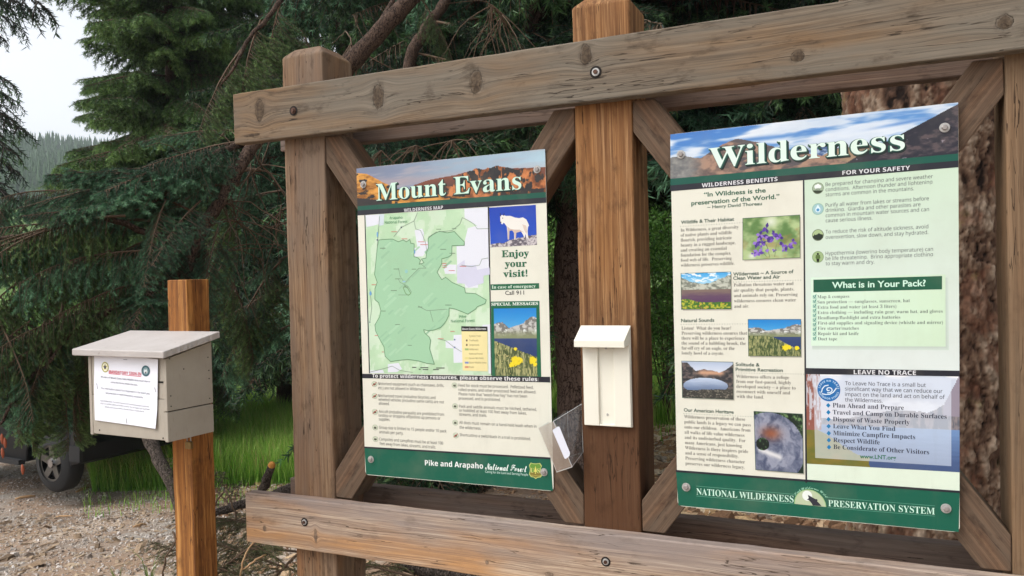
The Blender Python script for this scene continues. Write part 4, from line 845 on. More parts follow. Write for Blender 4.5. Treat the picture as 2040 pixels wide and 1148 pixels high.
for tx, x0, y0, x1, y1, cp in (('All users of Mount Evans State Wildlife Area must sign-in', 250, 385, 845, 445, 3.6), ('using the forms inside this box.', 372, 450, 697, 486, 3.6), ('This information assists first responders in the event you', 252, 522, 840, 590, 3.6), ('become lost or need emergency assistance.', 313, 580, 765, 634, 3.6),
    ('State Wildlife Areas - Purchased, managed and maintained entirely by sportsmen', 250, 668, 835, 742, 2.6), ('dollars for wildlife habitat and wildlife recreation. You can support your local State', 250, 700, 840, 775, 2.6), ('Wildlife Areas by purchasing a Colorado fishing or hunting license', 303, 742, 778, 800, 2.6)):
    t = Pr(P); t.text(tx, 'arial', h_(x0, y0), h_(x1, y1), cp, ik, 4); t.done('printed_line')
e = Pr(P); cx, cy = h_(303, 257); e.disc(cx, cy, 7.4, rgb(160, 156, 50), 4, 26, 10.6).disc(cx, cy, 5.7, rgb(236, 234, 214), 4.6, 26, 8.6)
e.poly([(cx+(5.4 if k % 2 == 0 else 2.2)*math.sin(k*math.pi/5), cy-(8. if k % 2 == 0 else 3.4)*math.cos(k*math.pi/5)) for k in range(10)], rgb(196, 190, 60), 5.2).disc(cx, cy, 2.6, rgb(86, 86, 96), 5.8, 14, 3.8); e.done('badge')
e = Pr(P); cx, cy = h_(790, 303); e.disc(cx, cy, 8.6, rgb(58, 96, 104), 4, 26, 11.2).disc(cx, cy, 5.8, rgb(122, 150, 156), 4.6, 22, 7.6).poly([(cx-3.6, cy+1), (cx-2.6, cy-4), (cx-.6, cy-1), (cx+1, cy-5), (cx+2.4, cy-1), (cx+3.6, cy+2), (cx+1, cy+5.6), (cx-1.6, cy+5)], rgb(226, 232, 232), 5.2).poly([(cx-1, cy+2), (cx+2, cy+1), (cx+1, cy+5.4), (cx-1, cy+5)], rgb(30, 36, 42), 5.7); e.done('badge')
M_st = flat('staple_wire', rgb(90, 88, 92), .4, .8)
for a_, c_ in ((h_(532, 160), h_(570, 162)), (h_(205, 455), h_(216, 520)), (h_(900, 505), h_(914, 560)), (h_(562, 872), h_(566, 930))):
    s0, s1 = P.pos([P.st(*a_)], .0012)[0], P.pos([P.st(*c_)], .0012)[0]; m = MB(); m.tube([s0+np.array([0, .002, 0]), s0, s1, s1+np.array([0, .002, 0])], [.0005]*4, 6); m.build('staple', M_st, P.root)
# padlock hanging under the box
M_brass = flat('brass', rgb(150, 126, 84), .4, .8, noise=.5, nscale=120)
pl = empty('padlock', (0, 0, 0), 'small brass padlock hanging from a hasp below the right end of the sign-in box', 'padlock')
q0 = R_ @ Vector((-.052, bd-.05, 0)); k0 = Vector(BO)+q0+Vector((0, 0, -.038))
m = MB(); m.box((k0.x-.0115, k0.y-.006, k0.z-.012), (k0.x+.0115, k0.y+.006, k0.z+.010)); m.build('lock_body', M_brass, pl, bevel=.002)
m = MB(); m.tube([(k0.x+.0075*math.cos(t), k0.y, k0.z+.008+(.0 if i in (0, 12) else .012)+.0075*math.sin(t)) for i, t in enumerate(np.linspace(0, math.pi, 13))], [.0018]*13, 8); m.build('shackle', M_bolt, pl, smooth=True)
m = MB(); m.box((k0.x-.004, k0.y-.02, k0.z+.022), (k0.x+.004, k0.y+.012, k0.z+.0385)); m.build('hasp', M_bolt, pl, bevel=.001)
# ------------------------------------------------------------------ white leaflet holder on the middle post
M_wp = flat('white_plastic', rgb(230, 227, 212), .38, spec=.5, noise=.12, nscale=9)
y_b = -.0008
def bp(px, py, Y): p = at(px, py, Y); return p
h = empty('leaflet_holder', (0, 0, 0), 'empty white plastic leaflet holder with a hinged lid screwed to the middle post', 'leaflet holder')
zt, zb = at(1205, 652, -.012)[2]-.004, at(1209, 851, -.018)[2]; xl = at(1161.5, 800, -.018)[0]; xr = at(1256.5, 800, -.018)[0]
m = MB(); m.box((xl, -.0085, zb), (xr, y_b, zt)); m.build('back_plate', M_wp, h, bevel=.0012)
g0, g1 = at(1191, 760, -.018)[0], at(1222, 760, -.018)[0]
def pocket(x0, x1, nm, slope):
    m = MB(); v = []
    for z in (zb+.0015, zt-.02):
        v += [(x0, -.0155, z), (x1, -.0155, z), (x1, -.0087, z), (x0, -.0087, z)]
    m.add(v, [(0, 1, 5, 4), (1, 2, 6, 5), (2, 3, 7, 6), (3, 0, 4, 7), (3, 2, 1, 0), (4, 5, 6, 7)]); m.build(nm, M_wp, h, bevel=.0016)
pocket(xl+.001, g0, 'front_pocket', 0); pocket(g1, xr-.001, 'front_pocket', 1)
m = MB(); m.box((g0+.0003, -.0145, zb+.0015), (g1-.0003, -.0087, zb+.006)); m.build('shelf', M_wp, h, bevel=.001)
# lid: flat sloping top with a short lip
zl = at(1205, 648.5, -.002)[2]; a0 = at(1157, 648.6, -.002)[0]; a1 = at(1256.5, 649.2, -.002)[0]; yf = -.046; zf = at(1193, 679, yf)[2]; zf2 = at(1193, 692.5, yf)[2]; b0 = at(1143, 678, yf)[0]; b1 = at(1243.5, 680, yf)[0]
m = MB(); T = .0025
sec = [(-.0012, zl), (yf, zf), (yf, zf2)]
v = []
for k, (y, z) in enumerate(sec):
    t0 = [0, .5, 1][k] if False else (0 if k == 0 else 1); x0 = a0*(1-t0)+b0*t0; x1 = a1*(1-t0)+b1*t0
    v += [(x0, y, z), (x1, y, z), (x1-T, y+T*(k > 0), z-T*(k < 2)), (x0+T, y+T*(k > 0), z-T*(k < 2))]
fl = []
for k in range(2):
    o4 = k*4
    fl += [(o4, o4+4, o4+5, o4+1), (o4+3, o4+2, o4+6, o4+7), (o4+1, o4+5, o4+6, o4+2), (o4, o4+3, o4+7, o4+4)]
fl += [(0, 1, 2, 3), (11, 10, 9, 8)]
m.add(v, fl)
for x0_, x1_, s_ in ((a0, b0, 1), (a1, b1, -1)):      # end cheeks
    q = [(x0_, -.0012, zl-.001), (x1_, yf+.001, zf-.0005), (x1_, yf+.001, zf2), (x1_*.5+x0_*.5, -.02, zf2+.004), (x0_, -.0045, zf2+.012)]
    q2 = [(x+s_*.0022, y, z) for x, y, z in q]; n5 = 5
    m.add(q+q2, [tuple(range(5)), tuple(reversed(range(5, 10)))]+[(i, i+5, (i+1) % 5+5, (i+1) % 5) for i in range(5)])
m.build('lid', M_wp, h, bevel=.0008)
for zz_ in (zb+.03, zt-.05):
    m = MB(); xs_ = (g0+g1)/2; m.cyl((xs_, -.0086, zz_), (xs_, -.0100, zz_), .0032, .0026, 12); m.build('screw', M_bolt, h)
# ------------------------------------------------------------------ clear holder knocked askew on the left side of the middle post
M_ac = N('clear_acrylic'); mt = M_ac
tr = mt.n('ShaderNodeBsdfTransparent', i={0: (.95, .96, .96, 1)}); gl = mt.n('ShaderNodeBsdfGlossy', i={0: (1, 1, 1, 1), 'Roughness': .12}); df = mt.n('ShaderNodeBsdfDiffuse', i={0: (.55, .55, .57, 1)})
fr_ = mt.n('ShaderNodeFresnel', i={0: 1.45}).outputs[0]
m1 = mt.n('ShaderNodeMixShader', i={0: mt.math('ADD', .0, mt.math('MULTIPLY', mt.noise(mt.co(), 18, 4, .6), .12)), 1: tr.outputs[0], 2: df.outputs[0]}); m2 = mt.n('ShaderNodeMixShader', i={0: mt.math('ADD', mt.math('MULTIPLY', fr_, .5), .0, clamp=True), 1: m1.outputs[0], 2: gl.outputs[0]})
mt.t.links.new(m2.outputs[0], mt.out.inputs[0]); M_ac = mt.m
M_ace = flat('acrylic_edge', rgb(206, 208, 206), .25, spec=.6)
ac = empty('clear_leaflet_holder', (0, 0, 0), 'clear acrylic leaflet holder hanging tilted off the left side of the middle post', 'leaflet holder')
Ya, Yb = -.048, -.022
def sheet(q, nm, t=.0022):
    q = [np.array(p) for p in q]; n = np.cross(q[1]-q[0], q[2]-q[0]); n /= np.linalg.norm(n); q2 = [p+n*t for p in q]; k = len(q)
    m = MB(); m.add(q+q2, [tuple(range(k)), tuple(reversed(range(k, 2*k)))]+[(i, i+k, (i+1) % k+k, (i+1) % k) for i in range(k)]); m.m = [0, 0]+[1]*k
    return m.build(nm, [M_ac, M_ace], ac)
f0, f1 = at(1102, 840, Ya), at(1139.6, 931.4, Ya)
s0, s1 = at(1072.5, 853, Yb), at(1109, 941.5, Yb)
g0_, g1_ = at(1162, 805, .012), at(1181, 903, .012)
g0_[0] = min(g0_[0], -.002); g1_[0] = min(g1_[0], -.002)
sheet([s0, f0, f1, s1], 'side_wall'); sheet([f0, g0_, g1_, f1], 'front_wall')
bk0, bk1 = s0+(g0_-f0)*.98+np.array([0, .006, 0]), s1+(g1_-f1)*.98+np.array([0, .006, 0]); bk0[0] = min(bk0[0], -.002); bk1[0] = min(bk1[0], -.002)
sheet([s0, s1, bk1, bk0], 'back_wall'); sheet([s1, f1, g1_, bk1], 'bottom_wall')
lb = [at(x, y, Ya-.0008) for x, y in ((1101.5, 856.5), (1111, 850), (1114.5, 850.5), (1135.5, 902.5), (1134.5, 908.5), (1127, 914.5), (1124.5, 913.5), (1101, 859))]
m = MB(); k = len(lb); m.add(lb+[p+np.array([0, .0004, 0]) for p in lb], [tuple(range(k)), tuple(reversed(range(k, 2*k)))]+[(i, i+k, (i+1) % k+k, (i+1) % k) for i in range(k)]); m.build('label_strip', flat('white_label', rgb(214, 216, 226), .5), ac)
# ------------------------------------------------------------------ conifer foliage: needles and twigs as real faces
def needle_mat(name, dark, light, young, seed=0):
    m = N(name); a = m.n('ShaderNodeVertexColor', layer_name='Tint').outputs[0]; s = m.n('ShaderNodeSeparateColor', i={0: a}).outputs
    rnd = m.n('ShaderNodeObjectInfo').outputs['Random']
    f = m.math('ADD', m.math('MULTIPLY', s[0], .55), m.math('MULTIPLY', m.noise(m.co(), 2.2, 3, .6), .6)); f = m.math('ADD', f, m.math('MULTIPLY', m.math('SUBTRACT', rnd, .5), .25))
    c = m.ramp(f, (.25, dark), (.62, light), (.92, young))
    m.set(col=c, rough=.5, spec=.32)
    tl = m.n('ShaderNodeBsdfTranslucent', i={0: c}); ms = m.n('ShaderNodeMixShader', i={0: .22, 1: m.b.outputs[0], 2: tl.outputs[0]}); m.t.links.new(ms.outputs[0], m.out.inputs[0])
    return m.m
def bark_mat(name, c1, c2, c3_, sc=9, strength=.8, dist=.01, stretch=.35):
    m = N(name); o = m.co(); v = m.mapv(o, (1, 1, stretch))
    vo = m.vor(v, sc, 'DISTANCE_TO_EDGE'); n = m.noise(v, sc*1.2, 6, .65, .8); n2 = m.noise(o, sc*6, 4, .7)
    wv = m.n('ShaderNodeVectorMath', operation='ADD', i={0: v, 1: m.n('ShaderNodeVectorMath', operation='SCALE', i={0: m.n('ShaderNodeTexNoise', i={'Vector': v, 'Scale': sc*.8, 'Detail': 4}).outputs[1], 'Scale': .25}).outputs[0]}).outputs[0]
    vo = m.vor(wv, sc, 'DISTANCE_TO_EDGE')
    f = m.math('ADD', m.math('MULTIPLY', m.ramp(vo, (.0, 0.), (.16, 1.)), .6), m.math('MULTIPLY', n, .4))
    c = m.mix(m.ramp(n2, (.35, 0.), (.65, 1.)), c2, c1); c = m.mix(m.ramp(f, (.25, 1.), (.5, 0.)), c, c3_)
    m.set(col=c, rough=.9, spec=.15); m.bump(m.math('ADD', f, m.math('MULTIPLY', n2, .3)), strength, dist); return m.m
def frames(D):
    D = D/(np.linalg.norm(D, axis=1)[:, None]+1e-12); a = np.cross(D, np.array([0, 0, 1.])); bad = np.linalg.norm(a, axis=1) < .05; a[bad] = np.cross(D[bad], [1., 0, 0])
    a /= np.linalg.norm(a, axis=1)[:, None]; return D, a, np.cross(D, a)
def needles(P, D, L, wd, ang, rg, az=None):
    """one slim triangle per needle"""
    n = len(P); D, a, b = frames(D); t = rg.random(n)*2*np.pi if az is None else az
    al = np.radians(ang+rg.normal(0, 9, n))[:, None]
    s = a*np.cos(t)[:, None]+b*np.sin(t)[:, None]; d = D*np.cos(al)+s*np.sin(al); d[:, 2] -= .06
    q = np.cross(d, rg.normal(size=(n, 3))); q /= np.linalg.norm(q, axis=1)[:, None]+1e-9
    l = (L*(.75+.5*rg.random(n)))[:, None]; w_ = wd*.5
    return np.stack([P-q*w_, P+q*w_, P+d*l*.7+q*w_*.7, P+d*l], axis=1), (0, 1, 2, 3)
def raw_mesh(name, quads, tint, stems, mats):
    """quads (n,4,3) needle faces, stems list of (pts, radii)"""
    mb = MB()
    for p, r_ in stems: mb.tube(p, r_, 4, 1, False)
    sv = np.array(mb.v).reshape(-1, 3); sf = np.array(mb.f).reshape(-1, 4) if mb.f else np.zeros((0, 4), int)
    nq = len(quads); V = np.vstack([quads.reshape(-1, 3), sv]); Fq = np.vstack([np.arange(nq*4).reshape(-1, 4), sf+nq*4]).astype(np.int32)
    me = bpy.data.meshes.new(name); me.vertices.add(len(V)); me.vertices.foreach_set('co', V.astype(np.float32).ravel())
    me.loops.add(Fq.size); me.loops.foreach_set('vertex_index', Fq.ravel()); me.polygons.add(len(Fq))
    me.polygons.foreach_set('loop_start', np.arange(0, Fq.size, 4, dtype=np.int32)); me.polygons.foreach_set('loop_total', np.full(len(Fq), 4, np.int32))
    me.polygons.foreach_set('material_index', np.concatenate([np.zeros(nq, np.int32), np.ones(len(sf), np.int32)]))
    me.update(calc_edges=True)
    ca = me.color_attributes.new('Tint', 'FLOAT_COLOR', 'POINT'); c = np.zeros((len(V), 4), np.float32); c[:, 3] = 1; c[:nq*4, 0] = np.repeat(tint, 4); ca.data.foreach_set('color', c.ravel())
    for m in mats: me.materials.append(m)
    return me
def bough(name, seed, mats, style='spray', L=1., nl=.019, nw=.0019, dens=330, droop=.25, lift=.0, sec=26, bare=.12, ter=.05, hang=.35, ang=46):
    rg = np.random.default_rng(seed); segs = []; stems = []
    def curve(p, d, l, sag, k=6, wob=.04):
        pts = [p]; dd = d/np.linalg.norm(d)
        for i in range(k):
            dd = dd+np.array([0, 0, -sag/k])+rg.normal(0, wob, 3); dd /= np.linalg.norm(dd); pts.append(pts[-1]+dd*l/k)
        return np.array(pts)
    main = curve(np.zeros(3), np.array([1, 0, lift]), L, droop, 12, .035); stems.append((main, np.linspace(.011*L, .002*L, 13))); segs.append((main[5:], .2))
    for i in range(sec*2):
        t = bare+(1-bare)*(i+rg.random())/(sec*2); t = min(t, .985); k = t*12; j = min(int(k), 11); p = main[j]+(main[j+1]-main[j])*(k-j); d = main[j+1]-main[j]; d /= np.linalg.norm(d)
        sd = 1 if i % 2 else -1; side_ = np.array([-d[1], d[0], 0])*sd
        if style == 'spray':
            l = L*(.40*(1-t)**.75+.07)*rg.uniform(.7, 1.15); dr = d*.75+side_*rg.uniform(.6, 1.)+np.array([0, 0, rg.uniform(-.3, .12)]); sg = hang
        else:
            l = L*rg.uniform(.22, .5)*(1-.45*t); dr = d*.25+side_*rg.uniform(.1, .5)+np.array([0, 0, -rg.uniform(.2, .9)]); sg = 1.5
        if rg.random() < .08: l *= .4
        c = curve(p, dr, l, sg, 6, .06); stems.append((c, np.linspace(.0035*L, .0012*L, 7))); segs.append((c[1:], .35))
        nt_ = max(1, int(l/(ter*L)))
        for q in range(nt_):
            u = (q+.6+rg.uniform(-.3, .3))/nt_
            if u < .12: continue
            k2 = min(u, .97)*6; j2 = min(int(k2), 5); pp = c[j2]+(c[j2+1]-c[j2])*(k2-j2); dd = c[j2+1]-c[j2]; dd /= np.linalg.norm(dd)+1e-9
            s2 = np.cross(dd, [0, 0, 1.] if style == 'spray' else rg.normal(size=3)); s2 /= np.linalg.norm(s2)+1e-9; s2 *= (1 if q % 2 else -1)
            l2 = L*rg.uniform(.05, .13)*(1.1-.6*u); cc = curve(pp, dd*.8+s2*.75+np.array([0, 0, -.12]), l2, hang*.8, 3, .05)
            segs.append((cc, 1.))
            if rg.random() < .5: stems.append((cc, np.full(4, .0009*L)))
    Ps = []; Ds = []; T = []
    for pts, tn in segs:
        d = np.diff(pts, axis=0); ln = np.linalg.norm(d, axis=1); n = rg.poisson(ln*dens)
        for i in range(len(d)):
            if n[i] == 0: continue
            u = rg.random(n[i])[:, None]; Ps.append(pts[i]+d[i]*u); Ds.append(np.repeat(d[i][None], n[i], 0)); T.append(np.clip(tn*(.4+.6*(i+u[:, 0])/len(d))+rg.normal(0, .1, n[i]), 0, 1))
    Ps = np.vstack(Ps); Ds = np.vstack(Ds); T = np.concatenate(T)
    q, _ = needles(Ps, Ds, nl, nw, ang, rg)
    me = raw_mesh(name, q, T, stems, mats)
    me['tip'] = [float(q_) for q_ in main[-1]]
    if style != 'spray': me['curtain'] = 1
    return me
BK_tw = flat('twig_bark', rgb(104, 84, 66), .85, noise=.6, nscale=60)
BK_gr = bark_mat('spruce_bark', rgb(98, 80, 68), rgb(72, 58, 50), rgb(32, 26, 22), 26, .9, .006, .6)
ND_blue = needle_mat('needles_blue_spruce', rgb(22, 41, 31), rgb(58, 93, 68), rgb(104, 148, 110))
ND_olive = needle_mat('needles_olive', rgb(34, 52, 28), rgb(78, 104, 58), rgb(124, 152, 88))
ND_fir = needle_mat('needles_fir', rgb(34, 56, 30), rgb(76, 108, 56), rgb(128, 160, 90))
ND_dark = needle_mat('needles_dark', rgb(18, 32, 24), rgb(44, 70, 46), rgb(92, 128, 74))
ND_dead = needle_mat('needles_fallen', rgb(50, 54, 34), rgb(88, 96, 60), rgb(116, 122, 82))
M_rb = bark_mat('rough_bark', rgb(142, 122, 110), rgb(112, 94, 84), rgb(58, 46, 42), 16, 1., .012, .5)
BK_dk = flat('dark_twig_bark', rgb(58, 50, 44), .85, noise=.5, nscale=60)
NEAR = [bough('near_bough_mesh', s, [ND_blue, BK_tw], 'spray', nl=.022, nw=.0022, dens=820, sec=26, droop=.35, hang=.5) for s in (1, 2, 3)]
CURT = [bough('hanging_bough_mesh', s, [m_, BK_tw], 'curtain', nl=.020, nw=.0021, dens=780, sec=28, droop=.5, bare=.1) for s, m_ in ((11, ND_blue), (12, ND_olive), (13, ND_olive))]
def far(mat, s, style='spray', **k): return bough('far_bough_mesh', s, [mat, BK_tw], style, nl=.032, nw=.0048, dens=300, sec=k.pop('sec', 26), droop=k.pop('droop', .3), hang=k.pop('hang', .4), **k)
FIR = [far(ND_fir, s, ter=.038, bare=.02, sec=34, droop=.5, hang=1.) for s in (21, 22, 23)]
DARK = [far(ND_dark, s) for s in (31, 32)]+[far(ND_dark, 33, 'curtain'), far(ND_blue, 34), far(ND_blue, 35, 'curtain')]
lace = lambda s_, st: bough('lace_bough_mesh', s_, [ND_dark, BK_dk], st, nl=.026, nw=.005, dens=210, sec=11, droop=.3, hang=.9, ter=.12, bare=.3)
SIL = [lace(41, 'spray'), lace(42, 'spray'), lace(43, 'spray')]
OPEN = [(1094, 430, 1160, 900, 9.6), (1290, 400, 1335, 840, 9.9), (1700, 150, 2040, 1080, 3.9), (425, 835, 590, 960, 13.3), (94, 935, 110, 985, 9.2), (112, 60, 135, 270, 400.), (642, 50, 664, 80, 400.), (1045, 2, 1070, 16, 400.), (690, 78, 700, 88, 400.), (664, 128, 668, 134, 400.), (230, 96, 262, 118, 400.), (505, 5, 512, 14, 400.), (190, 905, 330, 940, 9.5)]
def place(me, parent, p, d, scale=1., roll=0., up=(0, 0, 1), name='bough', sy=1., force=False):
    """a bough mesh whose X runs along d; left out where it would hang into one of the open views kept free"""
    if parent is not None and not force:
        p0 = np.array(parent.location)+np.array(p, float); dn = np.array(d, float); dn /= np.linalg.norm(dn)
        for t, hz_ in ((0., 0), (.25, 0), (.5, 0), (.75, 0), (1., 0))+(((.3, .18), (.6, .25), (.9, .25)) if me.get('curtain') else ()):
            q = p0+dn*scale*t+np.array([0, 0, -.17*scale*t*t-hz_*scale]); v = q-C; dd = v@fw
            if dd < .2: continue
            x_, y_ = 1020+F*(v@RT)/dd, 574-F*(v@UP)/dd; mg = .10*scale*F/dd*(1-.6*t)
            for (a0, b0, a1, b1, md) in OPEN:
                if dd < md and a0-mg < x_ < a1+mg and b0-mg*.6 < y_ < b1+mg*.6: return None
    X = Vector(d).normalized(); U = Vector(up); Y = U.cross(X)
    if Y.length < .05: Y = Vector((0, 1, 0)).cross(X)
    Y.normalize(); Z = X.cross(Y); m4 = frame_mat(X, Y, Z, p) @ Matrix.Rotation(roll, 4, 'X') @ Matrix.Diagonal((scale, scale*sy, scale, 1))
    o = bpy.data.objects.new(name, me); COL.objects.link(o); o.parent = parent; o.matrix_local = m4; return o
def place_tip(me, parent, p, target, grow=1., roll=0., force=False):
    t = Vector(me['tip']); d = Vector(target)-Vector(p); X = d.normalized(); Y = Vector((0, 0, 1)).cross(X).normalized(); Z = X.cross(Y)
    o = place(me, parent, p, d, d.length*grow/t.length, force=force)
    if o is not None: o.matrix_local = frame_mat(X, Y, Z, p) @ Matrix.Rotation(roll, 4, 'X') @ t.rotation_difference(Vector((1, 0, 0))).to_matrix().to_4x4() @ Matrix.Scale(d.length*grow/t.length, 4)
    return o
def limb(name, parent, pts, rad, mat, n=10, wob=.004, seed=0, k=5):
    """a branch or trunk through the given points, smoothed and slightly gnarled"""
    P_ = np.array(pts, float); r = np.interp(np.linspace(0, 1, (len(P_)-1)*k+1), np.linspace(0, 1, len(rad)), rad)
    # Catmull-Rom
    Q = []; E = np.vstack([2*P_[0]-P_[1], P_, 2*P_[-1]-P_[-2]])
    for i in range(len(P_)-1):
        for j in range(k):
            t = j/k; a, b, c, d = E[i:i+4]; Q.append(.5*((2*b)+(-a+c)*t+(2*a-5*b+4*c-d)*t*t+(-a+3*b-3*c+d)*t**3))
    Q.append(P_[-1]); Q = np.array(Q); g = np.random.default_rng(seed); Q[1:-1] += g.normal(0, wob, (len(Q)-2, 3))
    m = MB(); m.tube(Q, r*(1+g.normal(0, .06, len(Q))), n); return m.build(name, mat, parent, smooth=True)
def ptk(px, D):
    """ground point under pixel column px at forward depth D"""
    p = atd(px, 551, D); return float(p[0]), float(p[1]), float(gz(p[0], p[1]))
def tree(name, label, cat, px, D, H, R0, tr, boughs, nb, z0=.4, group=None, zmax=None, seed=0, droop=-.15, bark=None, lean=0., sc=1.15, pw=1.1, arc='cam', shape=1.):
    r = random.Random(seed+px); x, y, z = ptk(px, D); root = empty(name, (x, y, z), label, cat, group)
    tip = Vector((lean*H, 0, H)); n = 9
    limb('trunk', root, [(lean*H*(i/n)+r.uniform(-.02, .02)*tr*6*(0 < i < n), r.uniform(-.02, .02), H*i/n-(.35 if i == 0 else 0)) for i in range(n+1)], [tr*1.2, tr, tr*.85, tr*.6, tr*.3, .02], bark or BK_gr, 14, .0, seed, 4)
    zm = zmax or H*.98
    for i in range(nb):
        t = (i+r.random()*.8)/nb; zz = z0+(zm-z0)*t**pw; f = max(.06, (1-(zz/H)**shape)); a = i*2.39996+r.uniform(-.3, .3)
        if arc == 'cam': a = math.atan2(C[1]-y, C[0]-x)+math.radians(118)*(2*((i*.618034) % 1)-1)
        elif arc: a = math.radians(arc[0]+(arc[1]-arc[0])*r.random())
        L = R0*f*r.uniform(.8, 1.15)+.15; d = (math.cos(a), math.sin(a), droop+r.uniform(-.18, .12)+.5*(zz/H))
        place(r.choice(boughs), root, (lean*zz+.5*tr*math.cos(a)*f, .5*tr*math.sin(a)*f, zz), d, L*sc, r.uniform(-.3, .3))
    return root
# 1. the tall pale-green fir whose left edge stands against the sky
tree('fir_tree', 'dense mid green fir with a ragged left edge standing against the white sky', 'tree', 355, 12., 14., 1.36, .10, FIR, 99, 1.6, zmax=7.6, seed=5, droop=-.05, pw=1., shape=2.2)
tree('fir_tree', 'second green fir close behind the ragged sky-edge fir, its crown merging with it', 'tree', 400, 13.6, 14., 1.6, .10, FIR, 99, 1.8, zmax=8.2, seed=15, droop=.05, pw=1., shape=2.2)
tree('fir_tree', 'bushy green fir whose crown fills the gap just right of the sky-edge fir', 'tree', 560, 14.5, 14., 2.3, .14, FIR, 96, 2.4, zmax=8.5, seed=6, droop=-.2)
# 2. silhouetted spruce at the left frame edge
x, y, z = ptk(-190, 8.)
lt = empty('spruce_tree', (x, y, z), 'spruce at the left edge of the view with thin drooping branches silhouetted on white sky', 'tree')
limb('trunk', lt, [(0, 0, -.4), (.02, 0, 2), (0, .02, 4), (0, 0, 7), (0, 0, 10)], [.16, .14, .12, .08, .02], BK_gr, 12, 0, 3, 4)
base = Vector((x, y, z)); rr = random.Random(12)
for i, (tx, ty, s_, me_) in enumerate(((95, 20, 1.05, 0), (60, 50, 1., 2), (120, 12, 1.1, 2), (30, 10, 1, 0), (20, 75, .9, 2), (62, 205, .95, 0), (40, 165, .8, 1), (75, 262, 1., 0), (20, 230, .9, 2), (35, 300, .9, 2), (62, 345, .95, 0), (0, 420, 1., 0), (40, 400, .8, 2))):
    tipp = Vector(atd(tx*.8-12, ty, 7.6+rr.uniform(-.5, .5))); st_ = Vector((x, y, tipp.z+.42*(tipp-base).xy.length)); place_tip(SIL[me_], lt, st_-base, tipp-base, 1., rr.uniform(-.2, .2))
# 3. near spruce: a leaning trunk behind the left post, boughs hanging over the sign-in box
nroot = empty('spruce_tree', ptk(640, 3.9), 'nearest spruce, trunk leaning behind the left post, boughs drooping over the sign-in box', 'tree')
nb_ = Vector(nroot.location)
def nl(px, py, D): return Vector(atd(px, py, D))-nb_
limb('trunk', nroot, [nl(640, 1190, 3.95), nl(636, 950, 3.9), nl(632, 600, 3.9), nl(640, 330, 3.85), nl(672, 170, 3.85), nl(745, 75, 3.9), nl(840, -25, 4.), nl(960, -190, 4.2), nl(1100, -500, 4.6)], [.075, .07, .062, .056, .05, .043, .04, .036, .025], BK_gr, 16, .004, 2, 6)
limb('branch', nroot, [nl(640, 330, 3.85), nl(560, 235, 3.7), nl(505, 290, 3.6), nl(455, 378, 3.5), nl(408, 448, 3.45), nl(385, 505, 3.4), nl(374, 560, 3.35)], [.034, .030, .03, .028, .024, .018, .012], BK_gr, 12, .003, 5)
limb('branch', nroot, [nl(600, 250, 3.8), nl(530, 262, 3.65), nl(478, 288, 3.6), nl(425, 312, 3.5), nl(375, 352, 3.45), nl(328, 386, 3.4), nl(270, 420, 3.3)], [.026, .022, .019, .015, .011, .008, .005], BK_gr, 10, .003, 6)
limb('branch', nroot, [nl(420, 440, 3.5), nl(330, 470, 3.4), nl(200, 430, 3.2), nl(120, 452, 3.1), nl(40, 470, 3.05), nl(-30, 476, 3.)], [.020, .014, .013, .011, .008, .006], BK_gr, 8, .003, 7)
limb('branch', nroot, [nl(410, 500, 3.5), nl(340, 560, 3.4), nl(262, 595, 3.3), nl(225, 612, 3.2), nl(160, 655, 3.1), nl(120, 680, 3.05), nl(80, 730, 3.), nl(30, 800, 2.95), nl(-10, 860, 2.9)], [.02, .019, .017, .017, .015, .010, .007, .006, .004], BK_gr, 10, .003, 8)
limb('branch', nroot, [nl(128, 672, 3.05), nl(92, 735, 3.), nl(70, 765, 3.), nl(60, 800, 2.95), nl(52, 830, 2.95)], [.008, .008, .006, .004, .003], BK_gr, 8, .002, 9)
limb('branch', nroot, [nl(560, 0, 3.9), nl(530, 40, 3.8), nl(498, 75, 3.7), nl(468, 130, 3.6), nl(440, 170, 3.6)], [.014, .012, .010, .007, .004], BK_gr, 8, .002, 10)
limb('branch', nroot, [nl(700, 130, 3.9), nl(760, 40, 4.1), nl(800, -30, 4.3)], [.02, .016, .01], BK_gr, 8, .003, 11)
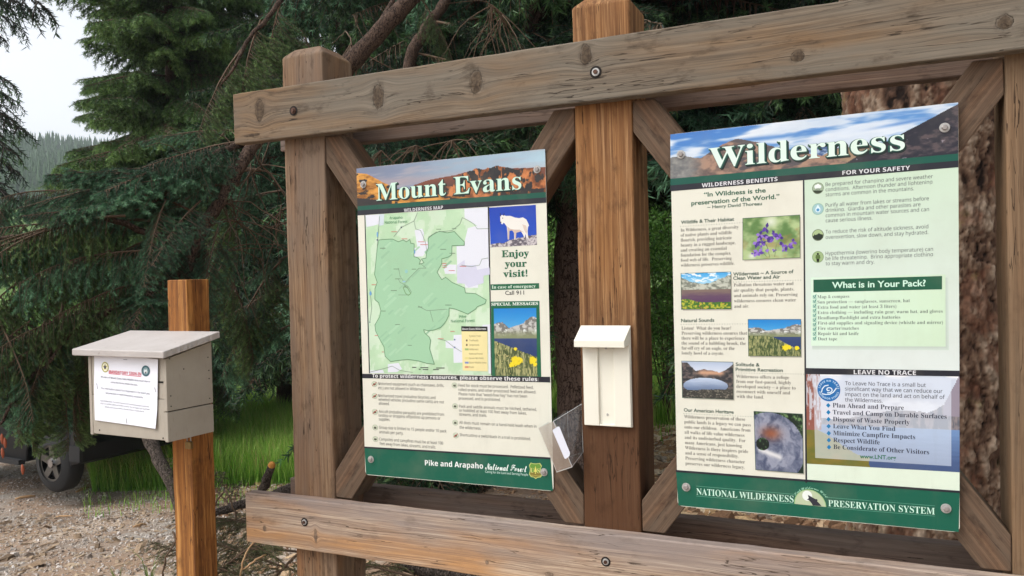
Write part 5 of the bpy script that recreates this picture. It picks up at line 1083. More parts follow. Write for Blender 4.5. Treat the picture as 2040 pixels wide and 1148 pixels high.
# boughs: (start px, py, depth, end px, py, depth, mesh set, scale)
NB = [(500, 280, 3.7, 300, 330, 3.3, 'n'), (470, 300, 3.7, 230, 375, 3.2, 'n'), (520, 340, 3.8, 190, 350, 3.4, 'n'), (450, 370, 3.6, 150, 420, 3.1, 'n'), (400, 430, 3.5, 160, 345, 3.3, 'n'), (380, 360, 3.5, 120, 350, 3.3, 'n'),
      (330, 400, 3.3, 290, 560, 3.1, 'n'), (400, 400, 3.4, 310, 520, 3.1, 'n'), (440, 440, 3.5, 400, 600, 3.3, 'n'), (360, 470, 3.5, 270, 640, 3.1, 'n'), (250, 420, 3.3, 60, 430, 3., 'n'), (260, 600, 3.3, 330, 600, 3.1, 's'),
      (300, 440, 3.4, -60, 470, 3.1, 'c'), (250, 430, 3.2, -40, 500, 2.95, 'c'), (200, 432, 3.2, -60, 560, 2.9, 'c'), (330, 500, 3.3, 60, 560, 3., 'c'), (300, 560, 3.3, 100, 640, 3., 'c'), (230, 610, 3.2, 0, 700, 2.9, 'c'), (160, 655, 3.1, -30, 760, 2.85, 'c'), (220, 500, 3.3, 20, 600, 3., 'c'), (120, 452, 3.1, -120, 560, 2.9, 'c'),
      (140, 640, 3.1, 60, 800, 2.95, 'c'), (110, 700, 3.05, 40, 850, 2.9, 'c'), (160, 620, 3.3, 160, 820, 3.2, 'c'), (180, 650, 3.4, 150, 860, 3.3, 'c'), (200, 700, 3.6, 250, 820, 3.5, 'c'), (240, 700, 3.7, 300, 860, 3.6, 'c'), (60, 640, 3., -60, 780, 2.9, 'c'), (40, 560, 3., -80, 700, 2.9, 'c'), (100, 600, 3.2, 80, 780, 3.1, 'c'), (-20, 600, 3., 60, 820, 2.9, 'c'),
      (430, 500, 3.9, 500, 700, 4.2, 'c'), (560, 520, 4.1, 470, 690, 4.2, 'c'), (560, 600, 4.2, 450, 740, 4.3, 'c'), (600, 500, 4.1, 500, 560, 4.3, 'n'), (580, 440, 4.1, 440, 500, 4.3, 'n'), (560, 380, 4., 420, 420, 4.2, 'n'),
      (480, 100, 3.9, 400, 260, 3.8, 'c'), (520, 40, 3.9, 480, 220, 3.9, 'c'), (560, 0, 4., 520, 200, 4.1, 'c'), (600, 60, 4.1, 640, 200, 4.2, 'c'), (500, 340, 4., 520, 480, 4.1, 'c'), (470, 260, 4., 300, 280, 3.9, 'n'), (440, 330, 3.9, 470, 520, 4., 'c'), (840, 0, 4.2, 900, 120, 4.4, 'c'), (760, 0, 4.3, 700, 60, 4.5, 'n'), (420, 560, 3.8, 380, 700, 3.9, 'c'),
      (280, 640, 3.6, 260, 800, 3.5, 'c'), (330, 620, 3.6, 330, 660, 3.3, 'n'), (150, 480, 3.5, 100, 640, 3.5, 'c'), (60, 480, 3.4, 20, 640, 3.4, 'c'), (20, 400, 3.6, 0, 480, 3.3, 'c'), (110, 380, 3.6, -40, 420, 3.4, 'c'), (200, 380, 3.7, 60, 400, 3.5, 'c'), (130, 600, 3.4, 110, 820, 3.4, 'c'), (90, 560, 3.5, 40, 760, 3.4, 'c'), (40, 600, 3.4, 20, 840, 3.4, 'c'), (170, 560, 3.6, 180, 780, 3.6, 'c'), (210, 620, 3.7, 130, 800, 3.6, 'c'), (0, 560, 3.3, -20, 800, 3.2, 'c'), (150, 690, 3.3, 100, 860, 3.2, 'c'), (190, 600, 3.8, 60, 700, 3.7, 'n'), (380, 340, 3.6, 200, 470, 3.4, 'n'), (300, 360, 3.5, 60, 410, 3.4, 'n'), (340, 460, 3.5, 150, 560, 3.4, 'n'), (480, 330, 3.8, 330, 430, 3.6, 'n'), (450, 260, 3.9, 380, 380, 3.8, 'n'), (380, 540, 3.6, 300, 640, 3.5, 'n'), (440, 620, 4., 360, 760, 4., 'c'), (220, 440, 3.6, 20, 520, 3.5, 'n'), (600, 560, 4.2, 440, 640, 4.2, 'n'), (600, 640, 4.3, 460, 720, 4.3, 'n'), (280, 520, 3.7, 120, 600, 3.6, 'n'), (180, 500, 3.7, 0, 560, 3.6, 'n')]
rr = random.Random(77)
for (x0, y0, d0, x1, y1, d1, k) in NB:
    a, b_ = nl(x0, y0, d0), nl(x1, y1, d1); d = b_-a; L = max(d.length*1.15, .5 if k != 's' else .3)
    place_tip(rr.choice(NEAR if k in 'ns' else CURT), nroot, a, b_, 1.08, rr.uniform(-.4, .4))
for (x0, y0, d0, x1, y1, d1) in ((80, 720, 3.1, 66, 900, 3.05), (120, 740, 3.2, 136, 900, 3.2), (40, 740, 3.1, 40, 880, 3.05), (0, 720, 3., 0, 850, 3.), (160, 740, 3.25, 158, 880, 3.25), (100, 700, 3.2, 95, 850, 3.2), (150, 620, 3.2, 172, 770, 3.2), (125, 600, 3.2, 130, 800, 3.15), (90, 640, 3.1, 96, 820, 3.1), (60, 620, 3.1, 52, 840, 3.), (30, 640, 3., 28, 810, 3.), (0, 640, 3., -8, 790, 2.95), (172, 660, 3.3, 148, 840, 3.25), (110, 690, 3.15, 60, 860, 3.1), (40, 700, 3.1, 10, 830, 3.), (140, 700, 3.3, 120, 850, 3.3)):
    place_tip(rr.choice(CURT), nroot, nl(x0, y0, d0), nl(x1, y1, d1), 1., rr.uniform(-.4, .4), force=True)
# bare dead twigs tangled in the shade
def twigs(root, spots, seed, nn=7, mat=None, org=None):
    g = np.random.default_rng(seed); m = MB()
    for (px, py, D, L) in spots:
        for i in range(nn):
            p = np.array(atd(px, py, D))-np.array(org); d = g.normal(size=3); d[2] -= .6; d /= np.linalg.norm(d); pts = [p]
            for j in range(7):
                d = d+g.normal(0, .16, 3)+np.array([0, 0, -.10]); d /= np.linalg.norm(d); pts.append(pts[-1]+d*L*g.uniform(.7, 1.2)/7)
            m.tube(pts, np.linspace(.0035, .0012, 8), 5, 0, False)
    return m.build('dead_twigs', mat or BK_tw, root, smooth=True)
twigs(nroot, [(440, 400, 3.6, .45), (470, 440, 3.7, .4), (450, 500, 3.7, .5), (500, 340, 3.7, .4), (700, 90, 4.1, .5), (560, 420, 3.9, .4), (520, 330, 3.7, .5)], 4, 8, org=nb_)
twigs(nroot, [(980, 10, 4.3, .5), (1000, 30, 4.4, .45)], 9, 9, org=nb_); twigs(nroot, [(760, 300, 4.2, .4), (830, 290, 4.2, .4), (900, 280, 4.3, .4)], 10, 8, org=nb_)
# red-brown cones at the left edge
M_cone = flat('spruce_cone', rgb(160, 84, 56), .7, noise=.5, nscale=150)
for i, (px, py) in enumerate(((3, 864), (9, 872), (4, 892), (44, 925))):
    p = Vector(atd(px, py, 2.9)); m = MB(); m.tube([(0, 0, 0), (.002, 0, -.008), (.003, 0, -.022), (.003, 0, -.034), (.003, 0, -.040)], [.0015, .005, .006, .004, .001], 9); g = m.v
    o = m.build('spruce_cone', M_cone, None, smooth=True); o.location = p
    tag(o, ['upper orange-brown cone at the left edge of the drooping boughs', 'orange-brown cone just right of the upper one at the left edge', 'lower orange-brown cone at the left edge of the drooping boughs', 'small brown cone among needles above the car wheel'][i], 'cone', 'cones on the near spruce')
# 4. dark spruces behind the board
GRP = 'dark spruces in the wood behind the board'
tree('spruce_tree', 'dark spruce with a straight stem behind the top rail left of the middle post', 'tree', 905, 7.5, 10, 2.4, .11, DARK, 84, 1.9, zmax=6.2, seed=1, droop=-.25, lean=.02)
tree('spruce_tree', 'dark spruce behind the left post with sky holes beside its crown', 'tree', 700, 9., 11, 2.5, .14, DARK, 80, 1.2, zmax=6.6, seed=2, droop=-.25)
tree('spruce_tree', 'spruce with a bare grey-brown trunk seen between the Mount Evans sign and middle post', 'tree', 1152, 7.2, 12, 2.4, .20, DARK, 84, 3.0, zmax=6.6, seed=3, droop=-.25, bark=M_rb)
tree('spruce_tree', 'deep shaded spruce behind the gap right of the middle post', 'tree', 1390, 8.4, 12, 2.6, .16, DARK, 86, 3.2, zmax=6.6, seed=4, droop=-.25)
tree('spruce_tree', 'shaded spruce behind the Wilderness sign, left of the big flaky trunk', 'tree', 1590, 7.2, 12, 2.3, .14, DARK, 80, 1.7, zmax=6.2, seed=8, droop=-.25)
for i, (px, D) in enumerate(((480, 22), (640, 20), (790, 17), (960, 19), (1080, 16), (1250, 17), (1400, 19), (1540, 17), (1700, 16), (1880, 15), (2040, 13), (300, 24), (1160, 26))):
    tree('spruce_tree', 'dark spruce in the background wood behind the notice board', 'tree', px, D, 16, 3.2, .18, FIR if i % 3 else DARK, 58, 3.6 if px < 700 or 1000 < px < 1450 else 1.8, group='background spruces', zmax=10.5, seed=20+i, droop=-.2, sc=1.2)
# leaning stems above the top rail
x, y, z = ptk(1030, 6.2); g_ = empty('spruce_tree', (x, y, z), 'slim double-stemmed spruce leaning right just left of the middle post top', 'tree'); gb = Vector((x, y, z))
l2 = lambda px, py, D: Vector(atd(px, py, D))-gb
limb('trunk', g_, [l2(1005, 900, 6.2), l2(1015, 500, 6.2), l2(1022, 240, 6.2), l2(1035, 120, 6.2), l2(1062, 60, 6.2), l2(1120, -30, 6.3), l2(1200, -200, 6.5)], [.07, .06, .055, .05, .047, .044, .03], BK_gr, 12, .004, 3)
limb('trunk', g_, [l2(1022, 240, 6.2), l2(1030, 140, 6.1), l2(1048, 60, 6.1), l2(1070, -10, 6.1), l2(1110, -180, 6.1)], [.04, .036, .034, .032, .02], BK_gr, 12, .004, 4)
for i in range(16):
    px = rr.choice((1010, 1030, 1060)); py = rr.uniform(-60, 330); a = l2(px, py, 6.2); an = rr.uniform(0, 6.28); place(rr.choice(DARK), g_, a, (math.cos(an), math.sin(an), -.3), rr.uniform(.9, 1.5), rr.uniform(-.3, .3))
x, y, z = ptk(820, 5.4); g_ = empty('spruce_tree', (x, y, z), 'thin spruce with a dark curved stem rising behind the top rail between the posts', 'tree'); gb = Vector((x, y, z))
limb('trunk', g_, [l2(800, 900, 5.4), l2(806, 400, 5.4), l2(815, 150, 5.4), l2(835, 80, 5.4), l2(872, 25, 5.5), l2(905, -40, 5.6), l2(950, -200, 5.8)], [.06, .05, .045, .042, .038, .034, .02], BK_gr, 12, .004, 5)
for i in range(14):
    px = rr.choice((810, 830, 870)); py = rr.uniform(-60, 330); a = l2(px, py, 5.4); an = rr.uniform(0, 6.28); place(rr.choice(DARK), g_, a, (math.cos(an), math.sin(an), -.3), rr.uniform(.8, 1.3), rr.uniform(-.3, .3))
# 5. the big old trunk behind the right sign, bark in thick curling plates
def plated_trunk(name, root, base, R, H, seed, mat, nz=620, na=420, amp=.022):
    z = np.linspace(-.3, H, nz); a = np.linspace(0, 2*np.pi, na, endpoint=False); A_, Z_ = np.meshgrid(a, z); u = A_/(2*np.pi)*2*np.pi*R; 
    # periodic lookup by blending two windows
    def per(fn):
        w_ = np.clip((A_/(2*np.pi)-.85)/.15, 0, 1); L_ = 2*np.pi*R; return fn(u)*(1-w_)+fn(u-L_)*w_
    warp = lambda q: q+.16*(fbm(q*9+3, Z_*6+9, seed+5, 5)-.5)
    def cells(q):
        X = warp(q)*20; Y = (Z_+.16*(fbm(q*9, Z_*7, seed+7, 5)-.5))*13; g = np.random.default_rng(seed); jx = g.random((64, 256)); jy = g.random((64, 256)); hh = g.random((64, 256))
        xi = np.floor(X).astype(int); yi = np.floor(Y).astype(int); d1 = np.full(X.shape, 9.); d2 = d1.copy(); hv = np.zeros(X.shape); tx = np.zeros(X.shape)
        for i in (-1, 0, 1):
            for j in (-1, 0, 1):
                cx_, cy_ = (xi+i) % 64, (yi+j) % 256; px_ = xi+i+jx[cx_, cy_]; py_ = yi+j+jy[cx_, cy_]; d = np.hypot(X-px_, Y-py_)
                m1 = d < d1; d2 = np.where(m1, d1, np.minimum(d2, d)); hv = np.where(m1, hh[cx_, cy_], hv); tx = np.where(m1, (X-px_)*np.cos(hh[cx_, cy_]*20)+(Y-py_)*np.sin(hh[cx_, cy_]*20), tx); d1 = np.minimum(d1, d)
        return np.clip((d2-d1)/.14, 0, 1)**.6*(.35+.65*hv)+.35*tx*np.clip((d2-d1)/.14, 0, 1)
    def flake(k1, k2, sd, lv):
        b = per(lambda q: fbm(q*k1+.8*fbm(q*30, Z_*30, sd+9, 3), Z_*k2, sd, 6)); b = (b-b.min())/(b.max()-b.min())*lv; fr = b-np.floor(b)
        return (np.floor(b)+np.clip(fr*3.5, 0, 1)*.8+.2*fr)/lv
    h = .30*per(cells)+.75*flake(19, 6, seed+2, 7)+.55*flake(38, 13, seed+31, 6)+.25*per(lambda q: fbm(q*60, Z_*60, seed+40, 4))+.5*per(lambda q: fbm(q*5, Z_*2.4, seed+3, 3))
    fine = per(lambda q: fbm(q*90, Z_*60, seed+8, 3)); rad = R*(1+.10*np.exp(-(Z_+.1)*2.2))+amp*1.7*(h-.8)+.004*fine+.02*np.sin(A_*3+1)
    V = np.stack([rad*np.cos(A_), rad*np.sin(A_), Z_], -1).reshape(-1, 3); i0 = np.arange(nz-1)[:, None]*na; j0 = np.arange(na)[None]; j1 = (j0+1) % na
    Fq = np.stack([i0+j0, i0+j1, i0+na+j1, i0+na+j0], -1).reshape(-1, 4).astype(np.int32)
    me = bpy.data.meshes.new(name); me.vertices.add(len(V)); me.vertices.foreach_set('co', V.astype(np.float32).ravel()); me.loops.add(Fq.size); me.loops.foreach_set('vertex_index', Fq.ravel()); me.polygons.add(len(Fq))
    me.polygons.foreach_set('loop_start', np.arange(0, Fq.size, 4, dtype=np.int32)); me.polygons.foreach_set('loop_total', np.full(len(Fq), 4, np.int32)); me.update(calc_edges=True)
    me.polygons.foreach_set('use_smooth', [True]*len(Fq))
    hn = (h-h.min())/(h.max()-h.min()); ca = me.color_attributes.new('Tint', 'FLOAT_COLOR', 'POINT'); c = np.zeros((len(V), 4), np.float32); c[:, 0] = hn.ravel(); c[:, 1] = per(lambda q: fbm(q*9, Z_*7, seed+11, 4)).ravel(); c[:, 2] = fine.ravel(); c[:, 3] = 1; ca.data.foreach_set('color', c.ravel())
    return link(name, me, root, [mat])
M_pl = N('plated_bark'); s_ = M_pl.n('ShaderNodeSeparateColor', i={0: M_pl.n('ShaderNodeVertexColor', layer_name='Tint').outputs[0]}).outputs
c = M_pl.ramp(s_[0], (.30, rgb(26, 20, 17)), (.42, rgb(78, 58, 46)), (.56, rgb(108, 87, 71)), (.82, rgb(156, 140, 122)))
c = M_pl.mix(M_pl.ramp(s_[1], (.58, 0.), (.66, .6)), c, rgb(104, 70, 54)); c = M_pl.mix(M_pl.ramp(M_pl.noise(M_pl.co(), 6, 4, .7), (.6, 0.), (.72, .5)), c, rgb(124, 118, 70))
c = M_pl.mix(M_pl.ramp(s_[2], (.3, .45), (.6, 0.)), c, rgb(50, 38, 32)); M_pl.set(col=c, rough=.92, spec=.12); M_pl.bump(M_pl.noise(M_pl.co(), 120, 5, .7), .5, .003); M_pl = M_pl.m
x, y, z = ptk(1858, 3.55); bt = empty('pine_tree', (x, y, z), 'massive old pine trunk with thick flaky plated bark behind the Wilderness sign', 'tree')
plated_trunk('trunk', bt, None, .355, 4.6, 3, M_pl)
limb('upper_trunk', bt, [(0, 0, 4.5), (0, 0, 7), (0, 0, 11)], [.34, .28, .1], M_pl, 20, 0, 1)
for i in range(22):
    a = rr.uniform(0, 6.28); place(rr.choice(DARK), bt, (.3*math.cos(a), .3*math.sin(a), rr.uniform(4.3, 7)), (math.cos(a), math.sin(a), -.2), rr.uniform(1.4, 2.2))
# ------------------------------------------------------------------ ground, hill, grass, chips
M_gr = N('forest_ground'); o_ = M_gr.n('ShaderNodeNewGeometry').outputs['Position']; xx, yy, zz = M_gr.sep(o_)
n1 = M_gr.noise(o_, .55, 5, .6); n2 = M_gr.noise(o_, 9, 6, .7); n3 = M_gr.noise(o_, 45, 4, .7); v1 = M_gr.vor(o_, 26); v2 = M_gr.vor(o_, 60, out='Color')
dirt = M_gr.ramp(n2, (.3, rgb(142, 120, 102)), (.5, rgb(188, 168, 148)), (.68, rgb(216, 202, 186)))
grav = M_gr.ramp(n3, (.3, rgb(128, 120, 112)), (.6, rgb(180, 172, 162)), (.75, rgb(206, 198, 188)))
c = M_gr.mix(M_gr.ramp(n1, (.42, 0.), (.56, 1.)), dirt, grav)
c = M_gr.mix(M_gr.ramp(v1, (.1, .5), (.35, 0.)), c, rgb(168, 156, 142)); c = M_gr.mix(M_gr.ramp(M_gr.noise(o_, 3, 5, .65), (.54, 0.), (.64, .5)), c, rgb(140, 112, 88))
c = M_gr.mix(M_gr.ramp(M_gr.noise(M_gr.mapv(o_, (1, 1, 1), loc=(3, 7, 0)), .9, 5, .65), (.42, 0.), (.58, .75)), c, rgb(156, 128, 104)); far_ = M_gr.math('MULTIPLY_ADD', yy, 1/3., -8/3., clamp=True); c = M_gr.mix(far_, c, rgb(92, 118, 56))
M_gr.set(col=c, rough=.95, spec=.1); M_gr.bump(M_gr.math('ADD', n3, M_gr.math('MULTIPLY', n2, 1.6)), .9, .02); M_gr = M_gr.m
k = 230; s_ = np.linspace(-1, 1, k); g1 = np.sinh(s_*5.2)/np.sinh(5.2)*620; X, Y = np.meshgrid(g1+C[0]-2, g1+C[1]+3); Z = gz(X, Y)
D_ = np.hypot(X-C[0], Y-C[1]); Z = Z+np.where(D_ < 20, .035*(fbm(X*1.5+40, Y*1.5+40, 5, 4)-.5), 0)+np.where(D_ > 130, 6*(fbm(X*.02+9, Y*.02+9, 6, 3)-.5), 0)
V = np.stack([X, Y, Z], -1).reshape(-1, 3); i0 = np.arange(k-1)[:, None]*k; j0 = np.arange(k-1)[None]; Fq = np.stack([i0+j0, i0+j0+1, i0+k+j0+1, i0+k+j0], -1).reshape(-1, 4)
me = bpy.data.meshes.new('ground'); me.from_pydata(V.tolist(), [], Fq.tolist()); me.polygons.foreach_set('use_smooth', [True]*len(Fq)); tag(link('ground', me, None, [M_gr]), kind='structure')
def region(n, pxr, Dr, g):
    px = g.uniform(*pxr, n); D = np.sqrt(g.uniform(Dr[0]**2, Dr[1]**2, n)); P_ = C[None]+(fw[None]+RT[None]*((px-1020)/F)[:, None])*D[:, None]; return P_[:, 0], P_[:, 1]
def chips(name, n, pxr, Dr, size, mat, seed, flat_=.25, lone=1., kind='stuff', label=None):
    """low irregular lumps scattered on the ground"""
    g = np.random.default_rng(seed); x, y = region(n, pxr, Dr, g); z = gz(x, y)+.035*(fbm(x*1.5+40, y*1.5+40, 5, 4)-.5)
    b = np.array([(-1, -1, -1), (1, -1, -1), (1, 1, -1), (-1, 1, -1), (-.6, -.6, 1), (.6, -.6, 1), (.6, .6, 1), (-.6, .6, 1)], float); Fc = np.array([(0, 3, 2, 1), (4, 5, 6, 7), (0, 1, 5, 4), (1, 2, 6, 5), (2, 3, 7, 6), (3, 0, 4, 7)])
    s = size*np.exp(g.normal(0, .5, n)); V = b[None]*(1+g.normal(0, .22, (n, 8, 3))); V[:, :, 0] *= (s*lone)[:, None]; V[:, :, 1] *= s[:, None]*.6; V[:, :, 2] *= (s*flat_)[:, None]
    a = g.uniform(0, 2*np.pi, n); ca_, sa = np.cos(a)[:, None], np.sin(a)[:, None]; tl = g.normal(0, .25, n)[:, None]
    X_ = V[:, :, 0]*ca_-V[:, :, 1]*sa; Y_ = V[:, :, 0]*sa+V[:, :, 1]*ca_; Z_ = V[:, :, 2]+V[:, :, 0]*tl
    V = np.stack([X_+x[:, None], Y_+y[:, None], Z_+(z+s*flat_*.5)[:, None]], -1).reshape(-1, 3); Fq = (Fc[None]+(np.arange(n)*8)[:, None, None]).reshape(-1, 4)
    me = bpy.data.meshes.new(name); me.from_pydata(V.tolist(), [], Fq.tolist()); ca = me.color_attributes.new('Tint', 'FLOAT_COLOR', 'POINT'); c = np.ones((n*8, 4), np.float32); c[:, 0] = np.repeat(g.random(n), 8); c[:, 1] = np.repeat(g.random(n), 8); ca.data.foreach_set('color', c.ravel())
    o = link(name, me, None, [mat]); tag(o, label, name.replace('_', ' '), kind=kind); return o
def tint_mat(name, *stops, rough=.9):
    m = N(name); s = m.n('ShaderNodeSeparateColor', i={0: m.n('ShaderNodeVertexColor', layer_name='Tint').outputs[0]}).outputs; c = m.ramp(s[0], *stops); c = m.mix(m.ramp(m.noise(m.co(), 60, 4, .7), (.4, 0.), (.7, .45)), c, (.03, .022, .016)); m.set(col=c, rough=rough, spec=.12); return m.m
M_ch = tint_mat('wood_chip_material', (0, rgb(160, 120, 84)), (.4, rgb(220, 186, 140)), (.8, rgb(240, 222, 190)), (1., rgb(180, 164, 150)))
M_ch2 = tint_mat('weathered_chip_material', (0, rgb(110, 92, 74)), (.5, rgb(158, 136, 112)), (1., rgb(190, 170, 144)))
M_gv = tint_mat('gravel_material', (0, rgb(140, 124, 110)), (.5, rgb(190, 178, 166)), (1., rgb(222, 214, 206)))
M_lt = tint_mat('litter_material', (0, rgb(96, 72, 54)), (.5, rgb(158, 124, 96)), (1., rgb(206, 178, 144)))
chips('gravel', 18000, (-150, 620), (3.6, 12), .007, M_gv, 1, .5, label='grey gravel and small stones on the parking area dirt')
chips('wood_chips', 2200, (-100, 560), (3.4, 9), .013, M_ch2, 2, .18, 1.8, label='pale wood chips strewn over the dirt at lower left')
chips('bark_litter', 12000, (380, 2100), (3.2, 10.5), .016, M_lt, 3, .25, 1.5, label='brown bark litter under the trees behind the board')
chips('wood_chips', 5000, (1180, 1480), (3.6, 10), .02, M_ch, 4, .2, 1.8, label='pale yellow wood chips on the ground in the gap right of the middle post')
chips('pine_cones_and_bark', 2600, (1350, 1800), (3.3, 6.5), .02, M_lt, 5, .5, 1.1, label='coarse cones and bark flakes around the foot of the big pine')
def stick(name, pts, rad, mat, label, cat, group=None, seed=0, n=8):
    o = limb(name, None, pts, rad, mat, n, .002, seed, 4); c0 = Vector(pts[0]); o.data.transform(Matrix.Translation(-c0)); o.location = c0; return tag(o, label, cat, group)
M_stk = flat('bare_stick', rgb(196, 158, 116), .8, noise=.5, nscale=40); M_rb2 = bark_mat('log_bark', rgb(112, 102, 94), rgb(74, 64, 57), rgb(30, 26, 22), 30, 1., .01, .5)
for (a, b_, r_, l_) in (((152, 980), (176, 971), .02, 'longer pale bare stick lying on the dirt right of the car wheel'), ((30, 994), (70, 988), .02, 'short pale stick lying on the dirt below the car'), ((112, 1030), (145, 1028), .012, 'thin tan splinter on the dirt at lower left'), ((265, 1050), (292, 1044), .014, 'pale flat wood sliver near the orange post')):
    p, q = atg(*a, .02), atg(*b_, .02); stick('stick', [p, (p+q)/2+np.array([0, 0, .006]), q], [r_*.6, r_, r_*.5], M_stk, l_, 'stick', seed=a[0])
p = atg(520, 985, .0); D0 = (p-C)@fw; tipd = min(D0, 4.6)
E0 = atd(514, 1000, 3.9); E1 = atd(541, 928, 3.75)
o = stick('broken_stub', [E0, (E0+E1)/2, E1], [.020, .022, .018], M_rb2, 'upright broken branch stub with an orange split top behind the lower rail end', 'branch', seed=3, n=10)
m = MB(); dv = (E1-E0)/np.linalg.norm(E1-E0); m.tube([E1-dv*.002, E1+dv*.012, E1+dv*.022+np.array([.006, 0, 0])], [.0185, .016, .005], 9); f_ = m.build('split_top', flat('split_wood', rgb(216, 150, 70), .7, noise=.4), None, smooth=False); f_.parent = o; f_.matrix_parent_inverse = Matrix.Translation(-Vector(o.location))
stick('fallen_log', [atd(520, 1012, 4.), atd(560, 985, 4.05), atd(640, 955, 4.2)], [.03, .04, .04], M_rb2, 'rough grey barked log lying behind the left end of the lower rail', 'log', seed=4, n=12)
stick('fallen_log', [atd(800, 1122, 3.5), atd(880, 1140, 3.4), atd(990, 1165, 3.3)], [.03, .045, .05], M_rb2, 'grey barked log lying on the ground under the lower rail', 'log', seed=5, n=12)
stick('fallen_log', [atd(410, 1030, 3.7), atd(450, 1015, 3.75), atd(500, 1000, 3.8)], [.012, .022, .02], M_rb2, 'small split log lying between the orange post and the lower rail end', 'log', seed=6, n=10)
stick('leaning_branch', [atd(262, 830, 4.3), atd(300, 880, 4.2), atd(322, 925, 4.1), atd(348, 975, 4.0), atd(370, 1060, 3.9)], [.02, .033, .032, .03, .028], M_rb2, 'thick rough barked branch slanting down behind the sign-in box to the orange post', 'branch', seed=7, n=12)
stick('bent_twig', [atd(415, 1040, 3.6), atd(440, 985, 3.55), atd(455, 986, 3.5), atd(468, 1020, 3.5), atd(470, 1045, 3.5)], [.004]*5, BK_tw, 'thin dark twig arching out of the slash pile', 'twig', seed=8, n=6)
for i, (pp, l_) in enumerate((([(478, 1150, 3.1), (487, 1110, 3.1), (505, 1080, 3.15), (520, 1070, 3.2)], 'thin bare pale twig rising at the left under the lower rail'), ([(480, 1135, 3.1), (505, 1120, 3.1), (530, 1105, 3.15)], 'short bare twig crossing the slash pile under the lower rail'), ([(325, 1148, 3.), (330, 1110, 3.), (350, 1080, 3.05), (344, 1060, 3.1)], 'grey curved twig just left of the foot of the orange post'))):
    stick('bent_twig', [atd(*q) for q in pp], [.004]*len(pp), M_stk if i < 2 else BK_tw, l_, 'twig', seed=20+i, n=6)
# cut boughs lying in a heap behind the board
FALL = [bough('cut_bough_mesh', s, [ND_dead, BK_tw], 'spray', nl=.02, nw=.0022, dens=420, sec=22, droop=.3, hang=.5) for s in (61, 62)]
for i, (x0, y0, d0, x1, y1, d1) in enumerate(((600, 1060, 3.5, 420, 1020, 3.5), (600, 1100, 3.4, 430, 1080, 3.3), (440, 1140, 3.3, 560, 1050, 3.5), (560, 1180, 3.2, 430, 1120, 3.1), (480, 1030, 3.8, 400, 960, 3.9), (620, 1150, 3.3, 500, 1100, 3.2), (600, 1010, 3.8, 470, 1040, 3.6), (720, 1130, 3.4, 860, 1110, 3.5), (860, 1160, 3.3, 740, 1130, 3.3), (960, 1170, 3.3, 1060, 1150, 3.4), (540, 1160, 3.2, 600, 1090, 3.2), (410, 1170, 3.2, 470, 1090, 3.2))):
    a, b_ = Vector(atd(x0, y0, d0)), Vector(atd(x1, y1, d1)); d = b_-a; ro = bpy.data.objects.new('cut_bough', FALL[i % 2]); COL.objects.link(ro)
    X_ = d.normalized(); Y_ = Vector((0, 0, 1)).cross(X_).normalized(); ro.matrix_world = frame_mat(X_, Y_, X_.cross(Y_), a) @ Matrix.Rotation(rr.uniform(-.5, .5), 4, 'X') @ Matrix.Scale(max(.55, d.length*1.25), 4)
    tag(ro, 'faded olive cut spruce bough lying in the slash heap behind and under the lower rail', 'branch', 'cut boughs in the slash heap')
# grass
def grass(name, n, pxr, Dr, h, w_, mat, seed, label):
    g = np.random.default_rng(seed); x, y = region(n, pxr, Dr, g); dd_ = np.hypot(x-C[0], y-C[1]); kp = (g.random(n) < np.clip((dd_-Dr[0])/1.3+.08, 0, 1)*(.25+1.3*fbm(x*1.3+7, y*1.3+7, seed+3, 3))); x, y = x[kp], y[kp]; n = len(x); z = gz(x, y); a = g.uniform(0, 2*np.pi, n); L = h*g.uniform(.5, 1.2, n)*(.7+.6*fbm(x*.9+20, y*.9+20, seed, 3)); bend = g.uniform(.1, .55, n)*L; dx, dy = np.cos(a), np.sin(a); px_, py_ = -dy*w_/2, dx*w_/2
    P0 = np.stack([x-px_, y-py_, z], -1); P1 = np.stack([x+px_, y+py_, z], -1); P2 = np.stack([x+dx*bend*.35+px_*.8, y+dy*bend*.35+py_*.8, z+L*.6], -1); P3 = np.stack([x+dx*bend*.35-px_*.8, y+dy*bend*.35-py_*.8, z+L*.6], -1); P4 = np.stack([x+dx*bend, y+dy*bend, z+L*.95], -1)
    V = np.stack([P0, P1, P2, P3, P4], 1).reshape(-1, 3); b = (np.arange(n)*5)[:, None]; Fq = np.vstack([b+np.array([0, 1, 2, 3])]).tolist()+(b+np.array([3, 2, 4])).tolist()
    me = bpy.data.meshes.new(name); me.from_pydata(V.tolist(), [], Fq); ca = me.color_attributes.new('Tint', 'FLOAT_COLOR', 'POINT'); c = np.ones((n*5, 4), np.float32); c[:, 0] = np.repeat(np.where(g.random(n) < .07, 1.2, g.random(n)), 5)*.6+np.tile([0, 0, .3, .3, .4], n); ca.data.foreach_set('color', c.ravel())
    tag(link(name, me, None, [mat]), label, 'grass', kind='stuff')
M_gs = N('grass_blades'); s_ = M_gs.n('ShaderNodeSeparateColor', i={0: M_gs.n('ShaderNodeVertexColor', layer_name='Tint').outputs[0]}).outputs; c = M_gs.ramp(s_[0], (0, rgb(88, 142, 46)), (.5, rgb(140, 194, 76)), (.9, rgb(204, 232, 124)), (1., rgb(206, 190, 130))); M_gs.set(col=c, rough=.55, spec=.25)
tl = M_gs.n('ShaderNodeBsdfTranslucent', i={0: c}); ms = M_gs.n('ShaderNodeMixShader', i={0: .3, 1: M_gs.b.outputs[0], 2: tl.outputs[0]}); M_gs.t.links.new(ms.outputs[0], M_gs.out.inputs[0]); M_gs = M_gs.m
grass('grass', 95000, (170, 640), (10.2, 15.5), .56, .009, M_gs, 1, 'tall bright green grass behind the dirt on the left')
